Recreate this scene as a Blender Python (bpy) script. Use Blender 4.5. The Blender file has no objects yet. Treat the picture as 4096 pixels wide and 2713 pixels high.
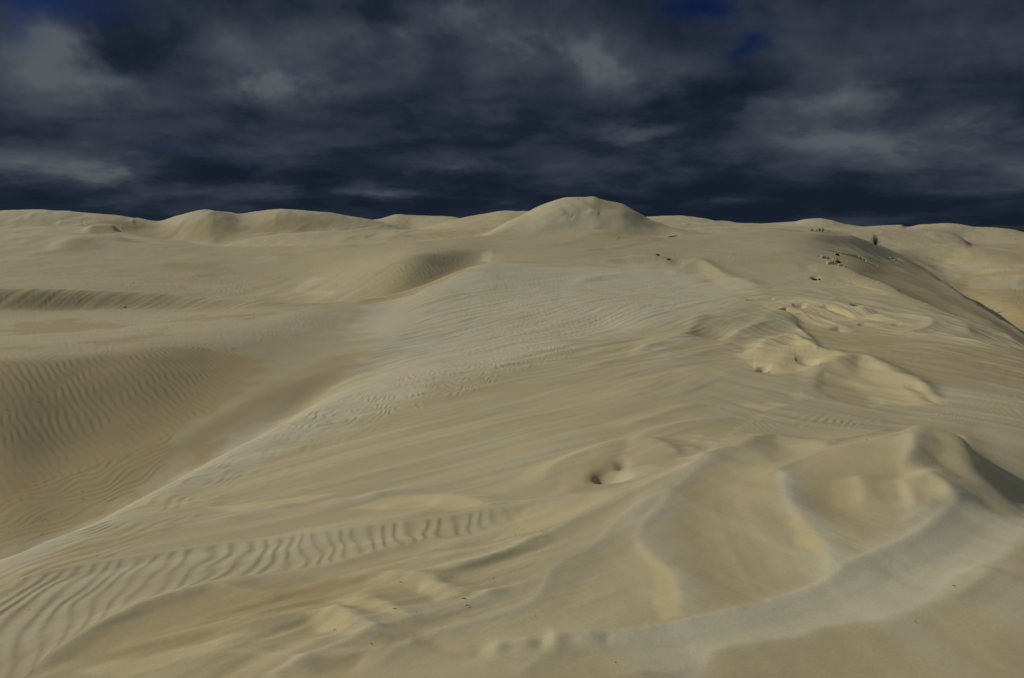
import bpy, math, random
import numpy as np
from mathutils import Vector
random.seed(5)
SC = bpy.context.scene
COL = SC.collection
F = 3186.0; CX = 2048.0; CY = 1356.5; TH = math.radians(8.15)
ct, st = math.cos(TH), math.sin(TH)

# ------------------------------------------------------------------ camera
cd = bpy.data.cameras.new('camera'); cam = bpy.data.objects.new('camera', cd); COL.objects.link(cam)
cd.sensor_width = 36.0; cd.lens = 36.0*F/4096.0; cd.clip_start = 0.05; cd.clip_end = 20000
cam.location = (0, 0, 0); cam.rotation_euler = (math.pi/2 - TH, 0, 0)
SC.camera = cam

def uv_of(px, py):
    xs = (px-CX)/F; ys = (CY-py)/F
    Y = ct+ys*st
    return xs/Y, (-st+ys*ct)/Y
def px_of(u, v):
    # direction (u,1,v)
    fwd = ct - v*st; up = st + v*ct
    return CX+F*u/fwd, CY-F*up/fwd

# ------------------------------------------------------------------ numpy helpers
def smooth(a, b, x):
    t = np.clip((x-a)/(b-a), 0, 1); return t*t*(3-2*t)
def _hash(ix, iy, seed):
    h = (ix.astype(np.int64)*374761393 + iy.astype(np.int64)*668265263 + seed*1442695041) & 0x7fffffff
    h = ((h ^ (h >> 13))*1274126177) & 0x7fffffff
    return (h ^ (h >> 16)) & 0xffff
def noise(x, y, seed=0):
    ix = np.floor(x); iy = np.floor(y); fx = x-ix; fy = y-iy
    ux = fx*fx*fx*(fx*(fx*6-15)+10); uy = fy*fy*fy*(fy*(fy*6-15)+10)
    def g(dx, dy):
        a = _hash(ix+dx, iy+dy, seed)*(2*math.pi/65536.0)
        return np.cos(a)*(fx-dx)+np.sin(a)*(fy-dy)
    n0 = g(0, 0)*(1-ux)+g(1, 0)*ux; n1 = g(0, 1)*(1-ux)+g(1, 1)*ux
    return (n0*(1-uy)+n1*uy)*1.5
def fbm(x, y, seed=0, octv=4, gain=.5):
    s = 0; a = 1
    for k in range(octv):
        s = s+a*noise(x*2**k, y*2**k, seed+k*17); a *= gain
    return s
def pchip_slopes(x, y):
    # x,y: (n, m) knots along axis 0
    h = np.diff(x, axis=0); d = np.diff(y, axis=0)/h
    m = np.zeros_like(y)
    w1 = 2*h[1:]+h[:-1]; w2 = h[1:]+2*h[:-1]
    same = (d[:-1]*d[1:]) > 0
    with np.errstate(divide='ignore', invalid='ignore'):
        hm = (w1+w2)/(w1/d[:-1]+w2/d[1:])
    m[1:-1] = np.where(same, hm, 0)
    m[0] = d[0]; m[-1] = d[-1]
    return m
def pchip1(xk, yk, x):
    xk = np.asarray(xk, float)[:, None]; yk = np.asarray(yk, float)[:, None]
    m = pchip_slopes(xk, yk)[:, 0]; m[0] = 0; m[-1] = 0
    xk = xk[:, 0]; yk = yk[:, 0]
    x = np.clip(x, xk[0], xk[-1])
    i = np.clip(np.searchsorted(xk, x)-1, 0, len(xk)-2)
    h = xk[i+1]-xk[i]; t = (x-xk[i])/h
    return ((2*t**3-3*t**2+1)*yk[i]+(t**3-2*t**2+t)*h*m[i]+(-2*t**3+3*t**2)*yk[i+1]+(t**3-t**2)*h*m[i+1])

# ------------------------------------------------------------------ the lie of the land
# each contour of the land: (px, py, forward distance in m).  'z' contours give the height instead of the distance.
def zc(lst):
    out = []
    for px, py, z in lst:
        u, v = uv_of(px, py); out.append((px, py, z/v))
    return out
CURVES = [
 zc([(-800,2713,-2.0),(0,2713,-1.95),(1000,2713,-1.75),(2048,2713,-1.62),(3300,2713,-1.56),(4096,2713,-1.5),(4300,2713,-1.5)]),
 zc([(-800,2680,-2.1),(0,2420,-2.05),(500,2330,-2.05),(1000,2250,-2.05),(1400,2200,-2.0),(1800,2180,-1.9),(2300,2150,-1.82),(2800,2120,-1.74),(3300,2080,-1.66),(3700,2050,-1.6),(4096,2110,-1.62),(4300,2150,-1.65)]),
 zc([(-800,2620,-2.25),(0,2330,-2.2),(500,2170,-2.4),(1000,2020,-2.6),(1400,1930,-2.55),(1800,1880,-2.4),(2300,1830,-2.15),(2700,1815,-1.95),(2950,1800,-1.85),(3156,1866,-1.70),(3285,1814,-1.68),(3375,1784,-1.64),(3500,1760,-1.60),(3610,1738,-1.56),(3659,1704,-1.52),(3698,1713,-1.53),(3780,1735,-1.55),(3850,1760,-1.57),(3920,1850,-1.62),(4000,1950,-1.66),(4096,2060,-1.68),(4300,2140,-1.7)]),
 # small dip behind the near mound
 zc([(-800,2600,-2.3),(0,2300,-2.3),(500,2100,-2.6),(1000,1900,-3.0),(1400,1800,-2.9),(1800,1740,-2.7),(2300,1700,-2.45),(2700,1700,-2.25),(2950,1730,-2.1),(3156,1780,-2.0),(3300,1760,-2.0),(3450,1745,-2.0),(3610,1740,-2.0),(3698,1735,-2.0),(3860,1785,-1.84),(3931,1850,-1.81),(4096,2000,-1.79),(4300,2080,-1.82)]),
 zc([(-800,2560,-2.5),(0,2253,-2.43),(260,2146,-2.66),(519,2016,-2.92),(779,1878,-3.2),(1000,1765,-3.4),(1150,1690,-3.55),(1400,1570,-3.8),(1800,1480,-3.6),(2300,1460,-3.3),(2800,1500,-2.9),(3300,1500,-2.85),(3700,1530,-2.8),(4096,1600,-2.7),(4300,1640,-2.7)]),
 zc([(-800,2680,-5.6),(0,2340,-5.3),(260,2210,-5.35),(500,2068,-5.4),(779,1895,-5.3),(1000,1774,-5.1),(1150,1685,-5.0),(1400,1520,-4.7),(1800,1420,-4.3),(2300,1390,-3.9),(2800,1420,-3.4),(3300,1400,-3.4),(3700,1420,-3.3),(4096,1500,-3.15),(4300,1560,-3.1)]),
 zc([(-800,2250,-5.8),(0,2030,-5.6),(250,1905,-5.55),(500,1810,-5.4),(700,1740,-5.25),(1000,1600,-4.95),(1400,1440,-4.6),(1800,1340,-4.4),(2300,1320,-4.2),(2800,1340,-3.8),(3300,1300,-4.0),(3700,1340,-3.8),(4096,1440,-3.5),(4300,1530,-3.4)]),
 [(-800,1440,23),(0,1435,23),(500,1405,25.2),(1000,1345,32),(1400,1300,38),(1800,1230,40),(2300,1220,38),(2800,1250,34),(3300,1220,36),(3700,1270,32),(3900,1340,28),(4096,1400,25),(4300,1515,19)],
 [(-800,1245,47.9),(0,1245,47.9),(500,1240,47.8),(800,1233,47),(1000,1229,45.8),(1250,1223,44.5),(1520,1225,43),(1730,1180,44),(2300,1150,48),(2800,1150,48),(3200,1150,46),(3500,1160,44),(3700,1215,40),(3900,1300,33),(4096,1375,28),(4300,1505,20.5)],
 [(-800,1150,50),(0,1155,50),(300,1158,50),(600,1170,50),(800,1189,49),(1000,1201,48),(1250,1217,47),(1380,1209,47),(1520,1189,48),(1730,1127,55),(1890,1066,62),(1980,1052,64),(2300,1080,60),(2800,1080,60),(3200,1080,58),(3400,1075,62),(3550,1105,76),(3700,1165,57),(3900,1270,36),(4096,1362,30),(4300,1495,22)],
 [(-800,1172,72),(0,1178,72),(500,1190,75),(800,1208,74),(1000,1218,72),(1250,1228,66),(1400,1222,62),(1520,1204,62),(1730,1148,68),(1890,1086,74),(1980,1040,78),(2300,1030,75),(2800,1030,75),(3200,1035,72),(3400,1035,85),(3550,1075,98),(3700,1140,79),(3900,1250,41),(4096,1355,31.5),(4300,1488,23.5)],
 [(-800,1060,110),(0,1060,110),(500,1070,110),(1000,1100,105),(1250,1120,92),(1400,1095,84),(1550,1045,80),(1650,1012,80),(1800,1000,86),(1960,995,95),(2300,975,98),(2800,980,98),(3200,970,98),(3400,990,112),(3550,1045,124),(3700,1107,113),(3900,1232,48),(4096,1347,32.5),(4300,1484,24.3)],
 [(-800,930,150),(0,933,150),(284,938,150),(420,950,150),(562,962,150),(700,973,150),(875,985,150),(1150,987,145),(1400,981,140),(1700,965,135),(1926,947,130),(2150,930,125),(2300,922,121),(2405,920,120),(2500,930,118),(2606,948,118),(2700,943,119),(2818,936,120),(2983,928,120),(3077,927,120),(3250,928,118),(3378,939,132),(3490,971,146),(3600,1020,150),(3700,1080,144),(3800,1145,104),(3900,1215,58),(4000,1275,43),(4096,1338,34),(4300,1480,25)],
 [(-800,935,190),(0,938,190),(284,945,190),(562,970,190),(875,992,185),(1150,993,172),(1400,987,160),(1700,972,150),(1926,955,145),(2150,950,145),(2405,945,145),(2606,958,145),(2818,946,148),(3077,942,155),(3250,950,165),(3380,970,180),(3490,1010,190),(3600,1050,190),(3700,1098,180),(3900,1232,135),(4096,1360,98),(4300,1500,75)],
 [(-800,930,210),(0,932,210),(284,937,210),(562,958,208),(875,990,200),(1150,985,188),(1400,972,178),(1700,960,170),(1850,955,166),(1926,947,165),(1980,912,167),(2038,877,170),(2115,845,172),(2170,820,173),(2228,798,174),(2287,789,175),(2370,790,175),(2405,800,175),(2488,815,175),(2523,834,174),(2571,866,173),(2620,888,172),(2671,904,172),(2766,928,168),(2850,938,166),(3077,936,172),(3250,940,210),(3400,975,212),(3490,985,215),(3700,1055,215),(3900,1165,165),(4096,1240,126),(4300,1300,110)],
 [(-800,922,218),(0,926,218),(284,928,218),(562,952,215),(875,988,205),(1150,975,194),(1400,962,188),(1700,950,185),(1926,940,182),(2038,910,188),(2115,905,190),(2287,893,195),(2488,895,195),(2571,900,195),(2671,912,190),(2766,925,184),(2850,930,180),(3077,928,195),(3250,932,225),(3490,985,228),(3700,1030,228),(3900,1100,196),(4096,1160,162),(4300,1200,150)],
 [(-800,905,240),(0,915,240),(177,905,240),(300,906,240),(414,912,240),(480,925,238),(562,945,226),(700,968,218),(875,984,212),(950,966,208),(1000,955,206),(1123,936,205),(1250,927,205),(1400,922,205),(1654,920,205),(1800,914,205),(1926,907,205),(2038,902,205),(2115,900,208),(2571,905,215),(2671,908,215),(2766,912,215),(3077,913,220),(3250,920,235),(3400,985,238),(3549,989,240),(3700,989,240),(3850,992,240),(4096,1018,235),(4300,1040,230)],
 [(-800,915,276),(0,920,274),(177,912,274),(414,916,274),(562,944,279),(700,966,272),(875,985,255),(1000,958,262),(1123,942,268),(1400,930,270),(1654,926,272),(1800,918,240),(2038,905,240),(2571,908,245),(2766,914,245),(3077,915,245),(3250,922,252),(3400,988,254),(3549,993,256),(3850,997,256),(4096,1023,256),(4300,1045,256)],
 [(-800,860,302),(0,843,302),(70,839,302),(148,837,302),(230,840,302),(295,847,302),(443,859,302),(560,875,302),(632,886,302),(660,880,300),(709,862,297),(770,846,294),(828,837,292),(850,839,292),(863,843,292),(910,847,297),(960,855,302),(1010,850,302),(1060,842,297),(1123,837,292),(1200,839,292),(1300,848,292),(1400,866,290),(1506,884,290),(1580,900,288),(1654,918,314),(1740,896,310),(1826,877,308),(1930,857,306),(2027,843,305),(2115,844,305),(2300,860,308),(2571,867,310),(2642,863,310),(2720,863,310),(2800,870,310),(2877,885,310),(2940,896,310),(3077,906,310),(3250,914,310),(3459,913,310),(3623,919,310),(3723,925,310),(3797,938,306),(3830,948,300),(3856,960,292),(3890,980,282),(3960,992,276),(4096,1003,272),(4300,1010,272)],
 [(-800,880,370),(0,880,370),(443,890,370),(632,900,370),(828,880,370),(1123,880,370),(1400,890,370),(1580,905,370),(1654,922,365),(1740,908,360),(2027,880,360),(2571,885,360),(2800,888,360),(2877,892,360),(3077,908,360),(3250,918,360),(3459,916,360),(3623,921,360),(3723,930,360),(3797,945,356),(3856,965,350),(3960,975,340),(4096,975,335),(4300,975,335)],
 [(-800,890,520),(0,890,520),(443,890,520),(1123,885,520),(1400,886,520),(1506,878,520),(1560,864,520),(1595,858,520),(1642,862,520),(1737,864,520),(1808,867,520),(1860,878,520),(2027,890,520),(2571,885,520),(2800,884,520),(2877,884,520),(2924,886,520),(2945,891,520),(3018,894,520),(3172,887,520),(3231,876,520),(3278,874,520),(3325,881,520),(3384,897,520),(3455,907,520),(3525,902,520),(3602,900,520),(3626,908,520),(3702,897,520),(3791,894,520),(3850,899,520),(3903,908,520),(3997,911,520),(4056,919,510),(4096,929,500),(4300,950,480)],
 [(-800,912,800),(0,912,800),(1400,908,800),(2027,908,800),(3000,908,800),(3626,918,800),(4096,945,700),(4300,950,700)],
 [(-800,908,3500),(2048,908,3500),(4300,908,3500)],
]
# azimuth columns: fine inside (and a little beside) the picture, coarse around the rest of the circle
fine_px = np.arange(-420, 4520, 3.45)
phi_f = np.arctan((fine_px-CX)/F)
left = np.linspace(-math.pi, phi_f[0], 70)[:-1]
right = np.linspace(phi_f[-1], math.pi, 70)[1:]
PHI = np.concatenate([left, phi_f, right]); NC = len(PHI)
SG = [70,60,34,50,40,40,50,60,40,20,30,30,7,12,4.5,12,5,12,3.5,12,3.5,40,40]
kR, kV = [], []
_px = np.concatenate([np.linspace(-420-69*60, -420-60, 69), fine_px, np.linspace(fine_px[-1]+60, fine_px[-1]+69*60, 69)])
_dense = np.arange(-4600, 8800, 3.45)
def gsm(a, sig):
    d = np.interp(_dense, _px, a); n = int(sig*3/3.45)+1
    kx = np.arange(-n, n+1)*3.45; kk = np.exp(-.5*(kx/sig)**2); kk /= kk.sum()
    return np.interp(_px, _dense, np.convolve(np.pad(d, n, mode='edge'), kk, 'valid'))
kR.append(np.full(NC, .35)); kV.append(np.full(NC, -1.62/.35))
for c in CURVES:
    ph, rr, vv = [], [], []
    for px, py, D in c:
        u, v = uv_of(px, py); p = math.atan(u)
        ph.append(p); rr.append(math.log(D/math.cos(p))); vv.append(v*math.cos(p))
    R = pchip1(ph, rr, PHI); V = pchip1(ph, vv, PHI)
    b = smooth(math.radians(75), math.radians(179), np.abs(PHI))
    R = R*(1-b)+b*.5*(rr[0]+rr[-1]); V = V*(1-b)+b*.5*(vv[0]+vv[-1])
    sg = SG[len(kR)-1]
    R = gsm(R, max(sg, 45)); V = gsm(V, sg)
    kR.append(np.exp(R)); kV.append(V)
kR = np.array(kR); kV = np.array(kV)
for i in range(1, len(kR)): kR[i] = np.maximum(kR[i], kR[i-1]*1.012)
kL = np.log(kR); kM = pchip_slopes(kL, kV)
for i in range(1, len(kR)): kM[i] = gsm(kM[i], max(9, SG[i-1]))
infr = (PHI > math.atan((-60-CX)/F)) & (PHI < math.atan((4150-CX)/F))
rowsL, rowsV = [], []
for i in range(len(kR)-1):
    if i == 0: n = 14
    elif i == len(kR)-2: n = 16
    else:
        dv = np.abs(kV[i+1]-kV[i])[infr]*F
        n = int(max(7, min(220, np.percentile(dv, 96)/3.3)))
    t = (np.arange(n)/n)[:, None]; h = kL[i+1]-kL[i]
    rowsV.append((2*t**3-3*t**2+1)*kV[i]+(t**3-2*t**2+t)*h*kM[i]+(-2*t**3+3*t**2)*kV[i+1]+(t**3-t**2)*h*kM[i+1])
    rowsL.append(kL[i]+t*h)
rowsL.append(kL[-1:]); rowsV.append(kV[-1:])
L = np.concatenate(rowsL); V = np.concatenate(rowsV); NR = L.shape[0]
R = np.exp(L); PH = np.broadcast_to(PHI, L.shape)
X = R*np.sin(PH); Y = R*np.cos(PH); Z0 = V*R
cs = np.cos(PH); front = cs > .3
U_ = np.where(front, np.tan(PH), 9.); V_ = np.where(front, V/np.maximum(cs, .3), -.5)
PX, PY = px_of(U_, V_)
cm = np.maximum.accumulate(V, axis=0)
vis = (V > cm-.0006).astype(float)
k = 7; pad = np.pad(vis, ((k, k), (0, 0)), mode='edge'); cums = np.cumsum(pad, axis=0)
vis = (cums[2*k:]-np.concatenate([np.zeros((1, NC)), cums[:-2*k-1]]))/(2*k+1)
vis[~front] = 0
print('grid', NR, NC)
DL = np.gradient(L, axis=0)
H = np.zeros_like(L); PALE = np.zeros_like(L); DAMP_SHADE = np.zeros_like(L); CREAM = np.zeros_like(L)  # sand tones, with some light and shade put into the colour

def to_lp(px, py):
    """photo point -> (azimuth, log distance) on the visible land"""
    u, v = uv_of(px, py); ph = math.atan(u)
    j = int(np.clip(np.searchsorted(PHI, ph), 0, NC-1))
    vv = V[:, j]; cmx = np.maximum.accumulate(vv); tgt = v*math.cos(ph)
    i = int(np.argmax(cmx >= tgt))
    if i == 0:
        k0 = int(np.argmax(cmx >= cmx[-1]-1e-4)); return ph, L[k0, j]-.002
    a, b = vv[i-1], vv[i]; t = (tgt-a)/(b-a) if b != a else 0
    return ph, L[i-1, j]+(L[i, j]-L[i-1, j])*min(max(t, 0), 1)
def chaikin(p, n=2):
    p = np.array(p, float)
    for _ in range(n):
        q = [p[0]]
        for a, b in zip(p[:-1], p[1:]): q += [a*.75+b*.25, a*.25+b*.75]
        q.append(p[-1]); p = np.array(q)
    return p
def sub(lp, m):
    lo = lp.min(0)-m; hi = lp.max(0)+m
    j0, j1 = np.searchsorted(PHI, [lo[0], hi[0]])
    sl = (slice(None), slice(j0, j1))
    Ls = L[sl]; rr = np.where(((Ls > lo[1]) & (Ls < hi[1])).any(1))[0]
    if len(rr) == 0 or j1 <= j0: return None
    return (slice(rr[0], rr[-1]+1), slice(j0, j1))
def sdist(pts, m, sm=2):
    """signed distance to a stroke in log-polar (conformal) ground units; + = right-hand side of the stroke"""
    lp = np.array([to_lp(*p) for p in chaikin(pts, sm)])
    s = sub(lp, m)
    if s is None: return None
    p0 = PH[s]; l0 = L[s]
    best = np.full(p0.shape, 1e9); sg = np.ones(p0.shape); tt = np.zeros(p0.shape)
    seg = np.hypot(*np.diff(lp, axis=0).T); cum = np.concatenate([[0], np.cumsum(seg)]); tot = cum[-1] or 1
    for k_ in range(len(lp)-1):
        a = lp[k_]; d = lp[k_+1]-a; dd = (d@d) or 1e-12
        t = np.clip(((p0-a[0])*d[0]+(l0-a[1])*d[1])/dd, 0, 1)
        ex = p0-a[0]-t*d[0]; ey = l0-a[1]-t*d[1]; di = np.hypot(ex, ey)
        c = di < best
        best = np.where(c, di, best); sg = np.where(c, np.where(ex*d[1]-ey*d[0] > 0, 1., -1.), sg)
        tt = np.where(c, (cum[k_]+t*seg[k_])/tot, tt)
    return s, best*sg, tt, p0, l0
def taper(tt, e=.18):
    return smooth(0, e, tt)*smooth(1, 1-e, tt) if e > 0 else 1.
def ridge(pts, h, wr, wl, rnd=.12, pale=0, damp=0, e=.18, pw=None, side=0):
    """crest along the stroke; h, widths in photo px at the stroke's distance; wr/wl: widths right/left"""
    m = max(wr, wl)*2.2/F
    r = sdist(pts, m)
    if r is None: return
    s, d, tt, p0, l0 = r
    w = np.where(d > 0, wr, wl)/F
    q = np.abs(d)/w
    cr_ = np.maximum(rnd, 1.3*DL[s]/w); q = np.sqrt(q*q+cr_*cr_)-cr_
    prof = np.exp(-q*1.1)*smooth(2.2, 1.2, q)*taper(tt, e)*vis[s]
    H[s] += prof*h/F*R[s]
    if pale or damp:
        g = np.exp(-(np.abs(d)*F/(pw or 30))**2)*taper(tt, e)*vis[s]
        if side: g = g*smooth(-.3, .3, side*d*F/(pw or 30)+.3)
        PALE[s] = np.clip(PALE[s]+g*pale, -1, 1.3); DAMP_SHADE[s] = np.clip(DAMP_SHADE[s]+g*damp, 0, 1.3)
def face(pts, h, run, back, pale=0, damp=0, e=.15, pw=60):
    """a crest whose near side slopes down over 'run' and far side over 'back' (px at that distance)"""
    lp = np.array([to_lp(*p) for p in chaikin(pts, 3)]); j0, j1 = np.searchsorted(PHI, [lp[0, 0], lp[-1, 0]])
    lc = np.interp(PHI[j0:j1], lp[:, 0], lp[:, 1])
    d = gsm1(lc, 2.5)[None, :]-L[:, j0:j1]
    t = np.linspace(0, 1, j1-j0); tp = (smooth(0, e, t)*smooth(1, 1-e, t))[None, :]
    dn = np.maximum(d, 0)*F/run; df = np.maximum(-d, 0)*F/back
    near = np.clip(1-dn, 0, 1)**1.4; far_ = np.exp(-df*df*1.2)
    g = np.where(d > 0, near, far_)*tp*vis[:, j0:j1]
    H[:, j0:j1] += g*h/F*R[:, j0:j1]
    if pale or damp:
        q = np.exp(-(np.maximum(d, 0)*F/pw)**2)*np.exp(-df*df*4)*tp*vis[:, j0:j1]
        PALE[:, j0:j1] += q*pale; DAMP_SHADE[:, j0:j1] += q*damp
def gsm1(a, n):
    k_ = np.arange(-8, 9); k_ = np.exp(-.5*(k_/n)**2); return np.convolve(np.pad(a, 8, mode='edge'), k_/k_.sum(), 'valid')
def pit(px, py, rx, ry, h, rot=0, pw=1.0, pale=0, damp=0):
    """hollow (h<0) or hump; rx across, ry along the ground away from the viewer, in px-at-distance units"""
    c = np.array(to_lp(px, py)); m = max(rx, ry)*2.4/F
    s = sub(c[None], m)
    if s is None: return
    a = (PH[s]-c[0])*F; b = (L[s]-c[1])*F; cr, sr = math.cos(rot), math.sin(rot)
    q = ((a*cr+b*sr)/rx)**2+((-a*sr+b*cr)/ry)**2
    g = np.exp(-q**pw)*vis[s]
    H[s] += g*h/F*R[s]
    if pale: PALE[s] += g*pale
    if damp: DAMP_SHADE[s] += g*damp
def poly_mask(pts, soft=40, nz=0, nf=3.0, seed=1):
    """soft mask of a photo-space polygon laid on the land"""
    lp = np.array([to_lp(*p) for p in pts]); lp = np.vstack([lp, lp[:1]])
    s = sub(lp, (soft*1.2+nz*1.8)/F)
    p0 = PH[s].copy(); l0 = L[s].copy()
    if nz:
        n1 = fbm(p0*nf*6, l0*nf*6, seed, 3); n2 = fbm(p0*nf*6+9, l0*nf*6, seed+5, 3)
        p0 += n1*nz/F; l0 += n2*nz/F
    best = np.full(p0.shape, 1e9); ins = np.zeros(p0.shape, bool)
    for a, b in zip(lp[:-1], lp[1:]):
        d = b-a; dd = (d@d) or 1e-12
        t = np.clip(((p0-a[0])*d[0]+(l0-a[1])*d[1])/dd, 0, 1)
        best = np.minimum(best, np.hypot(p0-a[0]-t*d[0], l0-a[1]-t*d[1]))
        if d[1] != 0:
            cr = ((a[1] > l0) != (b[1] > l0)) & (p0 < d[0]*(l0-a[1])/d[1]+a[0])
            ins ^= cr
    sd = np.where(ins, best, -best)*F/soft
    return s, smooth(-.5, .5, sd)*vis[s]
def cream(pts, a=1, soft=30, nz=15, seed=4, nf=3.):  # warm bright tone, in part sunlight put into the colour
    s, m = poly_mask(pts, soft, nz, nf, seed); CREAM[s] = np.maximum(CREAM[s], m*a)
def patch(pts, pale=0, damp=0, h=0, soft=40, nz=40, seed=1, nf=3.):
    s, m = poly_mask(pts, soft*1.25, nz, nf, seed)
    PALE[s] += m*pale; DAMP_SHADE[s] += m*damp
    if h: H[s] += m*h/F*R[s]

# ---- broad relief and flutes that the wind has cut
wob = fbm(X*.035, Y*.035, 3, 3)
amp = np.clip(R*.006, 0, .9)*smooth(3, 12, R)
H += fbm(X/np.maximum(14, 1)+.7*wob, Y/16., 11, 3)*amp*.32*np.where(R < 60, .6, 1.)
H += fbm(X*.22, Y*.2, 21, 3)*.05*smooth(3, 9, R)*(1-.0*vis)
# streak direction: down-left over the left flank, down-right over the right flank
def streaks(dx, dy, lam, seed, ratio=.12, warp=.5):
    n = math.hypot(dx, dy); dx /= n; dy /= n
    s = X*dx+Y*dy; t = X*dy-Y*dx
    w = noise(X*.25/lam*.3, Y*.25/lam*.3, seed+3)*warp*lam*3
    return fbm((t+w)/lam, s/lam*ratio, seed, 3)
FORE = smooth(1010, 1200, PY)*vis*front
mL = smooth(3350, 2700, PX+ (PY-1300)*.4)
mR = 1-mL
valley = np.zeros_like(L)
s_, m_ = poly_mask([(-300,1240),(1250,1224),(1520,1200),(1700,1260),(1384,1530),(1108,1690),(779,1872),(519,2010),(0,2250),(-300,2360)], 60, 20)
valley[s_] = m_
stL = streaks(.785, 1, .5, 31, .1); stL2 = streaks(.785, 1, .16, 37, .1)
stR = streaks(-.12, 1, .45, 41, .1); stR2 = streaks(-.12, 1, .15, 47, .1)
farf = np.clip(R/12, .45, 2.2)
cal = smooth(-.5, .3, fbm(X*.12, Y*.12, 51, 2))
slip = np.zeros_like(L); s_, m_ = poly_mask([(3310,1050),(3354,1078),(3420,1102),(3484,1128),(3584,1184),(3720,1240),(3820,1278),(4096,1384),(4300,1480),(4300,1440),(3900,1210),(3700,1075),(3600,1012),(3500,975),(3400,980)], 14, 4); slip[s_] = m_
stM = streaks(1.12, 1, .34, 33, .1); stN = streaks(2.3, 1, .24, 35, .16, .8)
hum = np.zeros_like(L); s_, m_ = poly_mask([(100,2720),(700,2520),(1100,2380),(1500,2260),(1900,2180),(2150,2150),(2250,2200),(2120,2300),(2080,2420),(1800,2500),(1500,2620),(1350,2760),(0,2900)], 90, 50); hum[s_] = m_
near_ = smooth(1500, 1750, PY)
H += FORE*(1-valley)*(1-slip)*(mL*(stL*.012*(1-near_)+stM*.0135*near_*(1-hum)+stL2*.002*cal*(1-hum))+mR*(stR*.017+stR2*.0022*cal))*farf
H += hum*stN*.018

# ---- wind ripples
def ripples(mask, lam, dx, dy, amp, seed, wl=6., wa=1.3, steep=.75, defect=.6):
    """crest lines run along (dx,dy); steep lee side to the right"""
    n = math.hypot(dx, dy); dx /= n; dy /= n
    s = X*dx+Y*dy; t = X*dy-Y*dx
    ph = t/lam+wa*noise(X/(lam*wl), Y/(lam*wl*1.3), seed)+defect*noise(X/(lam*2.2), Y/(lam*4.5), seed+9)
    f = ph-np.floor(ph)
    prof = np.where(f < steep, .5-.5*np.cos(math.pi*f/steep), .5+.5*np.cos(math.pi*(f-steep)/(1-steep)))
    md = .55+.45*smooth(-.5, .4, noise(X/(lam*9), Y/(lam*9), seed+20))
    H[...] += mask*prof*md*amp
    return prof*mask
def mk(pts, soft, nz=30, seed=3, nf=3.):
    m = np.zeros_like(L); s, q = poly_mask(pts, soft, nz, nf, seed); m[s] = q; return m
# left valley flank
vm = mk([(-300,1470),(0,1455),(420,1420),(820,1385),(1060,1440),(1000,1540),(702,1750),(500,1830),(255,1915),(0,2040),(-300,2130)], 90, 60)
r1 = ripples(vm*(.35+.65*smooth(-.4,.4,fbm(X*.3,Y*.25,60,2))), .22, -1.0, 1, .0165, 61, 14, .9, .62, .45)
vm2 = mk([(-300,2060),(0,2000),(300,1880),(700,1740),(720,1800),(500,2010),(0,2240),(-300,2350)], 60, 40)
ripples(vm2, .24, .35, 1, .011, 62, 5, 1.5, .6, 1.2)
vm3 = mk([(-300,1255),(0,1255),(1250,1235),(1400,1300),(900,1400),(400,1420),(0,1450),(-300,1450)], 60, 40)
ripples(vm3, .3, -.3, 1, .007, 63, 5, 1.5, .6, 1.2)
vm3b = mk([(-300,1180),(0,1180),(300,1178),(700,1200),(900,1222),(500,1236),(0,1240),(-300,1240)], 40, 20)
ripples(vm3b, .33, -1.2, 1, .012, 64, 6, 1.0, .6, .6)
# the row of big ripples at lower left
rowm = mk([(-300,2500),(0,2345),(171,2320),(437,2268),(671,2232),(912,2192),(1204,2155),(1500,2117),(1752,2086),(1950,2054),(2200,2020),(2190,2070),(1960,2120),(1700,2165),(1500,2215),(1300,2262),(1077,2300),(849,2330),(602,2400),(443,2472),(253,2580),(100,2720),(-300,2900)], 22, 8)
rr_ = ripples(rowm*smooth(2240, 1800, PX), .096, -.26, 1, .0092, 70, 9, 1.1, .62, .5)
ripples(mk([(-200,2330),(0,2262),(519,2022),(779,1885),(1000,1775),(1384,1580),(1700,1480),(2000,1420),(2250,1370),(2300,1420),(1900,1560),(1500,1720),(1150,1900),(900,2000),(700,2120),(440,2255),(170,2308),(-200,2400)], 60, 30)
        *smooth(-1.0, -.1, fbm(X*.5, Y*.25, 77, 2)), .17, .15, 1, .0135, 71, 5, 1.5, .7, 1.3)
# middle distance
cmask = mk([(1550,1300),(1700,1180),(2000,1090),(2400,1060),(2700,1040),(3000,1070),(2850,1130),(2900,1200),(2700,1230),(2500,1290),(2100,1400),(1900,1420),(1600,1420)], 60, 30)
ripples(cmask*smooth(1500, 2100, PX), .25, -.05, 1, .0065, 72, 10, 1.3, .65, .7)
ripples(mk([(2500,1010),(3050,1000),(3150,1030),(2900,1060),(2600,1060)], 30), .45, .3, 1, .018, 73, 5, 1.5, .6, 1.)
ripples(mk([(1500,1080),(1600,1030),(1950,1000),(1900,1040),(1700,1110),(1480,1180),(1250,1190),(1350,1120)], 30), .6, -.75, 1, .03, 74, 6, 1., .6, .8)
# fan of ripples behind the near mound
fan = mk([(2850,1800),(2980,1700),(3060,1650),(3250,1640),(3500,1680),(3620,1700),(3480,1750),(3300,1810),(3080,1770)], 40, 15)
ripples(fan, .21, -1.1, 1, .030, 80, 6, .8, .7, .5)
ripples(mk([(3500,1640),(3800,1590),(4300,1590),(4300,1700),(3900,1700),(3600,1690)], 50), .22, -2.2, 1, .012, 81, 6, .8, .6, .6)

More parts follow.
